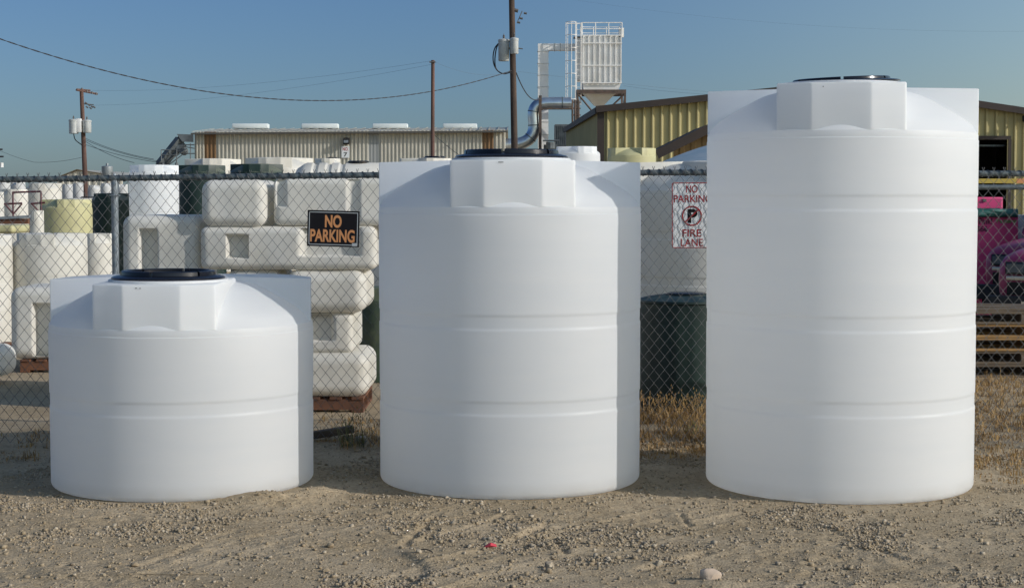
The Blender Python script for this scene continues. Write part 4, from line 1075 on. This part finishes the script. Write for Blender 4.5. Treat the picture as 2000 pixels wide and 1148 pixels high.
def wire(name, a, b_, sag, r, label, m='cable', twist=0, n_=60, cat='cable', group=None):
    a, b_ = Vector(a), Vector(b_); pts = []
    for i in range(n_ + 1):
        t_ = i / n_; p_ = a.lerp(b_, t_); p_.z -= sag * 4 * t_ * (1 - t_); pts.append(p_)
    m_ = MB()
    if twist:
        L = (b_ - a).length
        fine = []
        for s_ in range(2):
            q_ = []
            for i in range(n_ * 6 + 1):
                t_ = i / (n_ * 6); p_ = a.lerp(b_, t_); p_.z -= sag * 4 * t_ * (1 - t_)
                ph = t_ * L / twist * 2 * math.pi + s_ * math.pi
                p_ += Vector((0, math.cos(ph), math.sin(ph))) * r * 1.1; q_.append(p_)
            m_.tube(q_, r, 5)
    else: m_.tube(pts, r, 5)
    return tag(m_.build(name, M[m], smooth=60), label, cat, group)
a = P(-60, 55, 52); b_ = P(1003, 137, Y)
# sag so that the low point passes (590,189)
wire('overhead_cable', a, b_, 1.75, .011, 'thick twisted cable sagging across the sky from left to the thick pole', twist=.9, n_=80)
wire('overhead_cable', P(1008, 142, Y), P(1055, 192, 93), .5, .025, 'short thick cable from the thick pole down to the silver duct')
Y = 65
tp = thing('wooden_pole', 'thin plain reddish pole in front of the beige warehouse', 'pole')
MB().tube([(P(844, 300, Y).x, Y, 0), P(845.5, 118, Y)], [.085, .07], 10).build('shaft', M['polered'], tp, smooth=50)
MB().tube([P(845, 122, Y) + Vector((-.12, -.08, 0)), P(845, 122, Y) + Vector((.12, -.08, 0))], .03, 6).build('bracket', M['cer'], tp)
Y = 100
rp = thing('utility_pole', 'distant red brown utility pole with crossarm and pale transformer boxes', 'pole')
MB().tube([(X(169.5, Y), Y, 0), P(159, 174, Y)], [.17, .11], 10).build('shaft', M['polered'], rp, smooth=50)
ca = MB(); ca.tube([P(149, 176, Y - .6), P(190, 184, Y + 1.6)], .06, 4); ca.tube([P(152, 175, Y + .6), P(176, 177, Y + 1.6)], .05, 4)
ca.build('crossarm', M['polered'], rp)
for a in ((151, 173), (160, 172), (170, 176), (180, 179), (188, 181)): MB().tube([P(*a, Y), P(a[0], a[1] + 5, Y)], .05, 6).build('insulator', M['cer'], rp)
for a in ((166, 200), (172, 204), (178, 207), (175, 210), (168, 208), (182, 208)): MB().tube([P(a[0], a[1], Y), P(a[0] + 4, a[1] + 3, Y)], .05, 6).build('fuse', M['cer'], rp)
MB().tube([P(161, 203, Y), P(183, 205, Y)], .03, 5).build('bracket', M['cer'], rp)
transformer(rp, X(149, Y), Y - .4, Z(234, Y), Z(234, Y) - Z(262, Y), .27)
MB().box((X(159.5, Y), Y - .45, Z(246, Y)), (.3, .25, .8)).build('switch_box', M['wpaint'], rp, bevel=.02)
transformer(rp, X(174, Y), Y - .3, Z(235, Y), Z(235, Y) - Z(260, Y), .25)
lo = MB(); lo.tube(smooth_path([P(144, 262, Y), P(146, 273, Y), P(155, 280, Y), P(165, 287, Y)]), .03, 5); lo.build('looped_cable', M['cable'], rp)
for i, (ya, yb_, xb_) in enumerate(((271, 311, 300), (274, 315, 310), (277, 318, 262), (283, 320, 330))):
    wire('service_wire', P(168, ya, Y), P(xb_, yb_, 85), .14, .013, 'thin wire dropping right from the distant red brown pole', group='service wires from the distant red brown pole', n_=24)
wire('service_wire', P(166, 306, Y), P(66, 317, 110), .12, .010, 'thin wire leaving the distant red brown pole leftward', n_=24)
wire('service_wire', P(66, 317, 110), P(-20, 285, 115), .1, .010, 'thin wire rising to the far left pole', n_=24)
wire('power_line', P(180, 177, Y), P(845, 119, 65), .35, .0035, 'faint high power line between the distant pole and thin pole', m='farwire', n_=40)
wire('power_line', P(182, 206, Y), P(845, 126, 65), .35, .0035, 'faint lower power line between the distant pole and thin pole', m='farwire', n_=40)
wire('power_line', P(846, 120, 65), P(1003, 141, 75), .3, .0035, 'faint power line from the thin pole to the thick pole', m='farwire', n_=30)
wire('power_line', P(1012, 140, 75), P(2100, 205, 90), .5, .0035, 'faint power line crossing the sky right of the thick pole', m='farwire', n_=40)
wire('power_line', P(1000, -20, 75), P(2100, 60, 70), .6, .0018, 'faint high power line at the top right of the sky', m='farwire', n_=40)
wire('power_line', P(1218, 168, 95), P(1500, 190, 60), .1, .0035, 'faint power line between dust collector and tallest tank', m='farwire', n_=20)
wire('overhead_cable', P(847, 262, 66), P(905, 308, 60), .05, .010, 'thin guy wire slanting down from the thin pole', n_=12)
Y = 105
lpole = thing('utility_pole', 'far left pole whose crossarm tips enter the picture edge', 'pole')
MB().tube([(X(-22, Y), Y, 0), P(-22, 280, Y)], [.15, .1], 8).build('shaft', M['polered'], lpole)
MB().tube([P(-45, 291.5, Y), P(5, 292, Y)], .05, 4).build('crossarm', M['cable'], lpole); MB().tube([P(-45, 306, Y), P(7, 306, Y)], .05, 4).build('crossarm', M['cable'], lpole)
MB().tube([P(3, 318, Y), P(3, 327, Y)], .12, 8).build('insulator', M['wpaint'], lpole)

# ------------------------------------------------------------------ right edge: gate, pink things, cars, pallets
gt = thing('pipe_gate', 'grey pipe gate top bar just behind the fence at right', 'gate')
Yg = 12.3
MB().tube([(3.0, Yg, Z(366, Yg)), (5.2, Yg, Z(365, Yg))], .020, 10).build('top_bar', M['galv'], gt, smooth=50)
for xx_ in (3.02, 5.18): MB().tube([(xx_, Yg, 0), (xx_, Yg, Z(366, Yg))], .024, 10).build('upright', M['galvpost'], gt, smooth=50)
Yq = 44
bm_ = thing('steel_beam', 'yellow horizontal beam with orange end in front of the yellow building', 'beam')
MB().bb(X(1870, Yq), X(1985, Yq), Yq, Yq + .15, Z(358, Yq), Z(349, Yq)).build('bar', M['yellowsteel'], bm_)
MB().bb(X(1985.2, Yq), X(2030, Yq), Yq, Yq + .15, Z(358, Yq), Z(349, Yq)).build('bar_end', M['signorange'], bm_)
for px in (1880, 2020): MB().bb(X(px, Yq) - .06, X(px, Yq) + .06, Yq + .16, Yq + .28, 0, Z(350, Yq)).build('post', M['yellowsteel'], bm_)
Yp = 25
pk = thing('pink_cabinet', 'small hot pink cabinet with keyhole above the green bundle', 'cabinet')
MB().bb(X(1880, Yp), X(1959, Yp), Yp, Yp + .5, 0, Z(385, Yp)).build('carcass', M['pink'], pk, bevel=.01)
MB().bb(X(1885, Yp), X(1955, Yp), Yp - .02, Yp - .001, Z(406.5, Yp), Z(388, Yp)).build('door', M['pink'], pk)
MB().box((X(1922, Yp), Yp - .03, Z(391.5, Yp)), (.05, .02, .04)).build('latch', M['cer'], pk)
Yp = 24
tg = MB()
for j, (ya, yb_) in enumerate(((411, 413), (415, 416), (418, 418))):
    tg.tube([P(1880 + i * 12, ya + (yb_ - ya) * i / 9 + math.sin(i * 2.1 + j) * .7, Yp - .1 + .03 * math.sin(i + j)) for i in range(10)], .035 + .006 * j, 8)
tag(tg.build('tarp_roll', M['tarp'], smooth=50), 'rolled dark green tarp lying on top of the pink banner', 'tarp')
bn = thing('pink_banner', 'hot pink board with handwritten lettering at the right edge', 'sign')
bx0, bx1 = X(1860, Yp), X(1989, Yp)
MB().bb(bx0, bx1, Yp, Yp + .04, .35, Z(421, Yp)).build('board', M['pink'], bn)
for xx_ in (bx0 + .1, bx1 - .1): MB().bb(xx_ - .03, xx_ + .03, Yp + .041, Yp + .09, 0, Z(425, Yp)).build('leg', M['palletgrey'], bn)
fit_text('lettering', 'Hot Pink!', M['darktext'], bn, (X(1885, Yp) + X(1940, Yp)) / 2, Z(432, Yp), X(1940, Yp) - X(1888, Yp), .085, Yp - .004, .015)
fit_text('lettering', 'Yes Honey!', M['greentext'], bn, (X(1944, Yp) + X(1986, Yp)) / 2, Z(433, Yp), X(1985, Yp) - X(1945, Yp), .075, Yp - .004, .03)
fit_text('lettering', '5866', M['darktext'], bn, X(1915, Yp), Z(447, Yp), X(1930, Yp) - X(1900, Yp), .08, Yp - .004, .02)
wbx = MB().bb(X(1990.5, Yp), X(2040, Yp), Yp + .1, Yp + .5, 0, Z(420, Yp)); tag(wbx.build('white_crate', M['signwhite'], bevel=.01), 'white crate beside the pink board at the right edge', 'crate')

def car(x, y, rz, label):
    t = thing('pickup_truck', label, 'truck', (x, y, 0), R_(rz), 'two magenta trucks parked at the right edge')
    # body from cross sections along the length (y=0 front, +y back), origin at the front-left corner
    W2 = .92
    secs = [(0.00, .60, .96, .80), (.03, .55, 1.03, .86), (.10, .5, 1.08, .90), (.25, .49, 1.12, .93), (.7, .48, 1.17, .94), (1.25, .48, 1.20, .95), (1.4, .48, 1.22, .95), (4.6, .48, 1.22, .95), (4.7, .5, 1.2, .93)]
    vs = []; fs = []; n_ = 22
    for (yy_, zb_, zt_, wf) in secs:
        hw_ = W2 * wf; hh = (zt_ - zb_) / 2; zc_ = (zt_ + zb_) / 2
        for k_ in range(n_):
            a_ = 2 * math.pi * k_ / n_
            cx2 = math.copysign(abs(math.cos(a_)) ** .38, math.cos(a_)); cz2 = math.copysign(abs(math.sin(a_)) ** .45, math.sin(a_))
            vs.append((hw_ * cx2, yy_, zc_ + hh * cz2 + (.03 * (1 - cx2 * cx2) if cz2 > 0 else 0)))
    for i in range(len(secs) - 1):
        for k_ in range(n_): k2 = (k_ + 1) % n_; fs.append((i * n_ + k_, (i + 1) * n_ + k_, (i + 1) * n_ + k2, i * n_ + k2))
    fs.append(tuple(range(n_))); fs.append(tuple((len(secs) - 1) * n_ + k_ for k_ in reversed(range(n_))))
    MB().add(vs, fs).build('body', M['carpink'], t, smooth=45)
    MB().box((0, 2.2, 1.5), (1.6, 1.7, .62), top=(.82, .72)).build('cab', M['carpink'], t, bevel=.06)
    MB().box((0, 1.42, 1.50), (1.35, .05, .48), rot=Matrix.Rotation(R_(-26), 3, 'X')).build('windscreen', M['glass'], t)
    for s_ in (-1, 1): MB().box((s_ * .755, 2.2, 1.52), (.03, 1.1, .36)).build('side_window', M['glass'], t)
    g_ = MB().box((0, -.015, .92), (1.40, .06, .15)); g_.box((0, -.012, .68), (1.36, .06, .15)); g_.build('grille', M['inside'], t)
    MB().box((0, -.03, .805), (1.38, .05, .05)).build('grille_bar', M['chrome'], t, bevel=.01)
    for s_ in (-1, 1):
        h2 = MB().box((s_ * .58, -.03, .92), (.22, .05, .14)).build('headlight', M['glass'], t, bevel=.01)
        MB().box((s_ * .58, -.058, .92), (.20, .006, .10)).build('lens', M['machine'], h2)
    bp_ = MB().box((0, -.12, .50), (1.78, .18, .20)).build('bumper', M['rubber'], t, bevel=.03)
    MB().box((-.30, -.215, .48), (.30, .01, .13)).build('number_plate', M['chrome'], bp_)
    MB().box((0, -.05, .36), (1.6, .1, .1)).build('valance', M['inside'], t)
    for s_ in (-1, 1):
        for yy_ in (.85, 3.9):
            wv = MB().lathe([(.20, -.11), (.33, -.11), (.36, -.07), (.36, .07), (.33, .11), (.20, .11)], 28); wv.v = [(z, y, x) for x, y, z in wv.v]
            wv.v = [(x_ + s_ * .80, y_ + yy_, z_ + .36) for x_, y_, z_ in wv.v]; wh_ = wv.build('tyre', M['rubber'], t, smooth=40)
            rv = MB().lathe([(.02, -.09), (.19, -.10), (.20, .10), (.02, .09)], 20); rv.v = [(z + s_ * .80, y + yy_, x + .36) for x, y, z in rv.v]; rv.build('rim', M['chrome'], wh_, smooth=40)
    return t
car(X(1934, 20) + .75, 19.5, -35, 'magenta pickup nearest the fence at the right edge, dusty bumper')
car(X(1910, 22.6) + .75, 22.1, -35, 'magenta pickup behind the other one, mostly hidden')

# pallet stack at right
Yl = 16.4; xa = X(1885, Yl); z_ = 0
mats = ['palletgrey', 'palletgrey', 'pallet', 'pallet', 'palletgrey', 'palletgrey']
nms = ['bottom grey pallet of the stack below the magenta trucks', 'second grey pallet up in the stack below the magenta trucks', 'third pallet up, warm yellow wood, in the stack below the magenta trucks', 'fourth pallet up, yellow wood, in the stack below the magenta trucks', 'fifth grey pallet up in the stack below the magenta trucks']
hs = [.13, .13, .13, .13, .125]
for i, nm in enumerate(nms):
    dx = (.02, -.03, .05, 0, -.04)[i]
    pallet_front(xa + dx, xa + 1.25 + dx, Yl + .01 * (i % 2), Yl + 1.0, z_, M[mats[i]], nm, h=hs[i] - .003); z_ += hs[i]
pl_ = MB()
for i in range(4): pl_.box((xa + .65, Yl + .1 + .2 * i, z_ + .015), (1.5, .12, .025), rot=Matrix.Rotation(R_((i % 2) * 2 - 1), 3, 'Y'))
tag(pl_.build('loose_boards', M['palletgrey']), 'loose grey boards lying on top of the pallet stack', 'boards')

# debris near fence
dy = 12.2
tag(MB().box((X(648, dy), dy, .055), (.30, .10, .05), rot=Matrix.Rotation(R_(-7), 3, 'Y') @ Matrix.Rotation(R_(14), 3, 'Z')).build('timber_offcut', M['plank'], bevel=.006), 'dark weathered timber offcut lying in the shade by the fence', 'timber')
dy = 12.0
o = MB().box((X(703, dy), dy, .03), (.08, .06, .045)).build('concrete_chunk', M['concrete'], bevel=.015); tag(o, 'pale concrete chunk in the shade by the fence', 'chunk')

# ------------------------------------------------------------------ dry grass and weeds
def grass(name, regions, m, label, seed, hscale=1.0):
    r = np.random.RandomState(seed); V = []; Fc = []; k = 0
    for (xa_, xb_, ya_, yb_, cnt, hmin, hmax) in regions:
        ncl = max(1, cnt // 9)
        cxs = r.rand(ncl) * (xb_ - xa_) + xa_; cys = ya_ + r.rand(ncl) * (yb_ - ya_)
        for cx_, cy_ in zip(cxs, cys):
            if any((cx_ - h0) ** 2 + (cy_ - h1) ** 2 < (TR + .1) ** 2 for h0, h1 in HERO): continue
            hh = hmin + (hmax - hmin) * r.rand() ** 2
            for j in range(9):
                x_ = cx_ + r.randn() * .03; y_ = cy_ + r.randn() * .03; a_ = r.rand() * 6.28; ln = hh * (.5 + .6 * r.rand()); be = ln * (.15 + 1.3 * r.rand() ** 1.5); hz_ = 1 / math.sqrt(1 + (be / ln) ** 2)
                w2 = .0022 + .0018 * r.rand(); da = np.array([math.cos(a_), math.sin(a_)]); pw = np.array([-da[1], da[0]]) * w2
                g_ = gz(x_, y_) if False else 0
                p0 = np.array([x_, y_]); p1 = p0 + da * be * .3; p2 = p0 + da * be
                V += [(*(p0 - pw), 0), (*(p0 + pw), 0), (*(p1 + pw * .8), ln * .62 * hz_), (*(p1 - pw * .8), ln * .62 * hz_), (*p2, ln * (.8 + .2 * r.rand()) * hz_ ** 1.5)]
                Fc += [(k, k + 1, k + 2, k + 3), (k + 3, k + 2, k + 4)]; k += 5
                if ln > .16 and r.rand() < .5:   # seed heads
                    for q_ in range(4):
                        c2 = p2 + r.randn(2) * .012; z2 = ln * (.72 + .08 * q_)
                        V += [(c2[0] - .005, c2[1], z2), (c2[0] + .005, c2[1], z2 + .003), (c2[0] + .002, c2[1], z2 + .022)]; Fc.append((k, k + 1, k + 2)); k += 3
    me = bpy.data.meshes.new(name); me.from_pydata(V, [], Fc); me.update()
    tag(link(name, me, m), label, 'grass', kind='stuff')
M['dry'] = mat('dry_grass', (0.42, 0.27, 0.10), .8, col2=(0.19, 0.11, 0.045), scale=11)
M['weed'] = mat('green_weed', (0.10, 0.12, 0.035), .8, col2=(0.17, 0.15, 0.06), scale=8)
FYg = FY
grass('dry_grass', [(.75, 1.7, 11.3, 12.6, 2300, .015, .075), (.75, 1.75, 12.0, 13.4, 1100, .06, .20), (.75, 1.75, 13.0, 13.5, 700, .12, .26), (1.25, 1.6, 11.9, 12.3, 110, .2, .45), (-1.5, -.8, 11.9, 13.4, 700, .02, .09), (-1.2, -.85, 11.7, 12.6, 140, .06, .2),
                    (3.0, 5.2, 10.8, 16.3, 17000, .015, .075), (3.1, 4.8, 12.4, 16.2, 2400, .05, .20), (-4.0, -3.0, 11.2, 12.6, 700, .03, .1), (2.9, 3.8, 10.2, 11.4, 900, .02, .07), (-2.9, -1.4, 11.3, 12.5, 600, .03, .12)],
      M['dry'], 'dry tan grass and weeds growing along the fence foot', 5)
grass('green_weeds', [(-1.18, -1.06, 11.75, 11.95, 60, .15, .42), (1.4, 1.5, 11.5, 11.7, 40, .2, .4), (-1.3, -.85, 12.2, 13, 60, .05, .12)], M['weed'], 'thin green weeds growing among dry grass by the fence', 6)
# leaf litter band: straw lying flat
print('objects', len(bpy.data.objects))
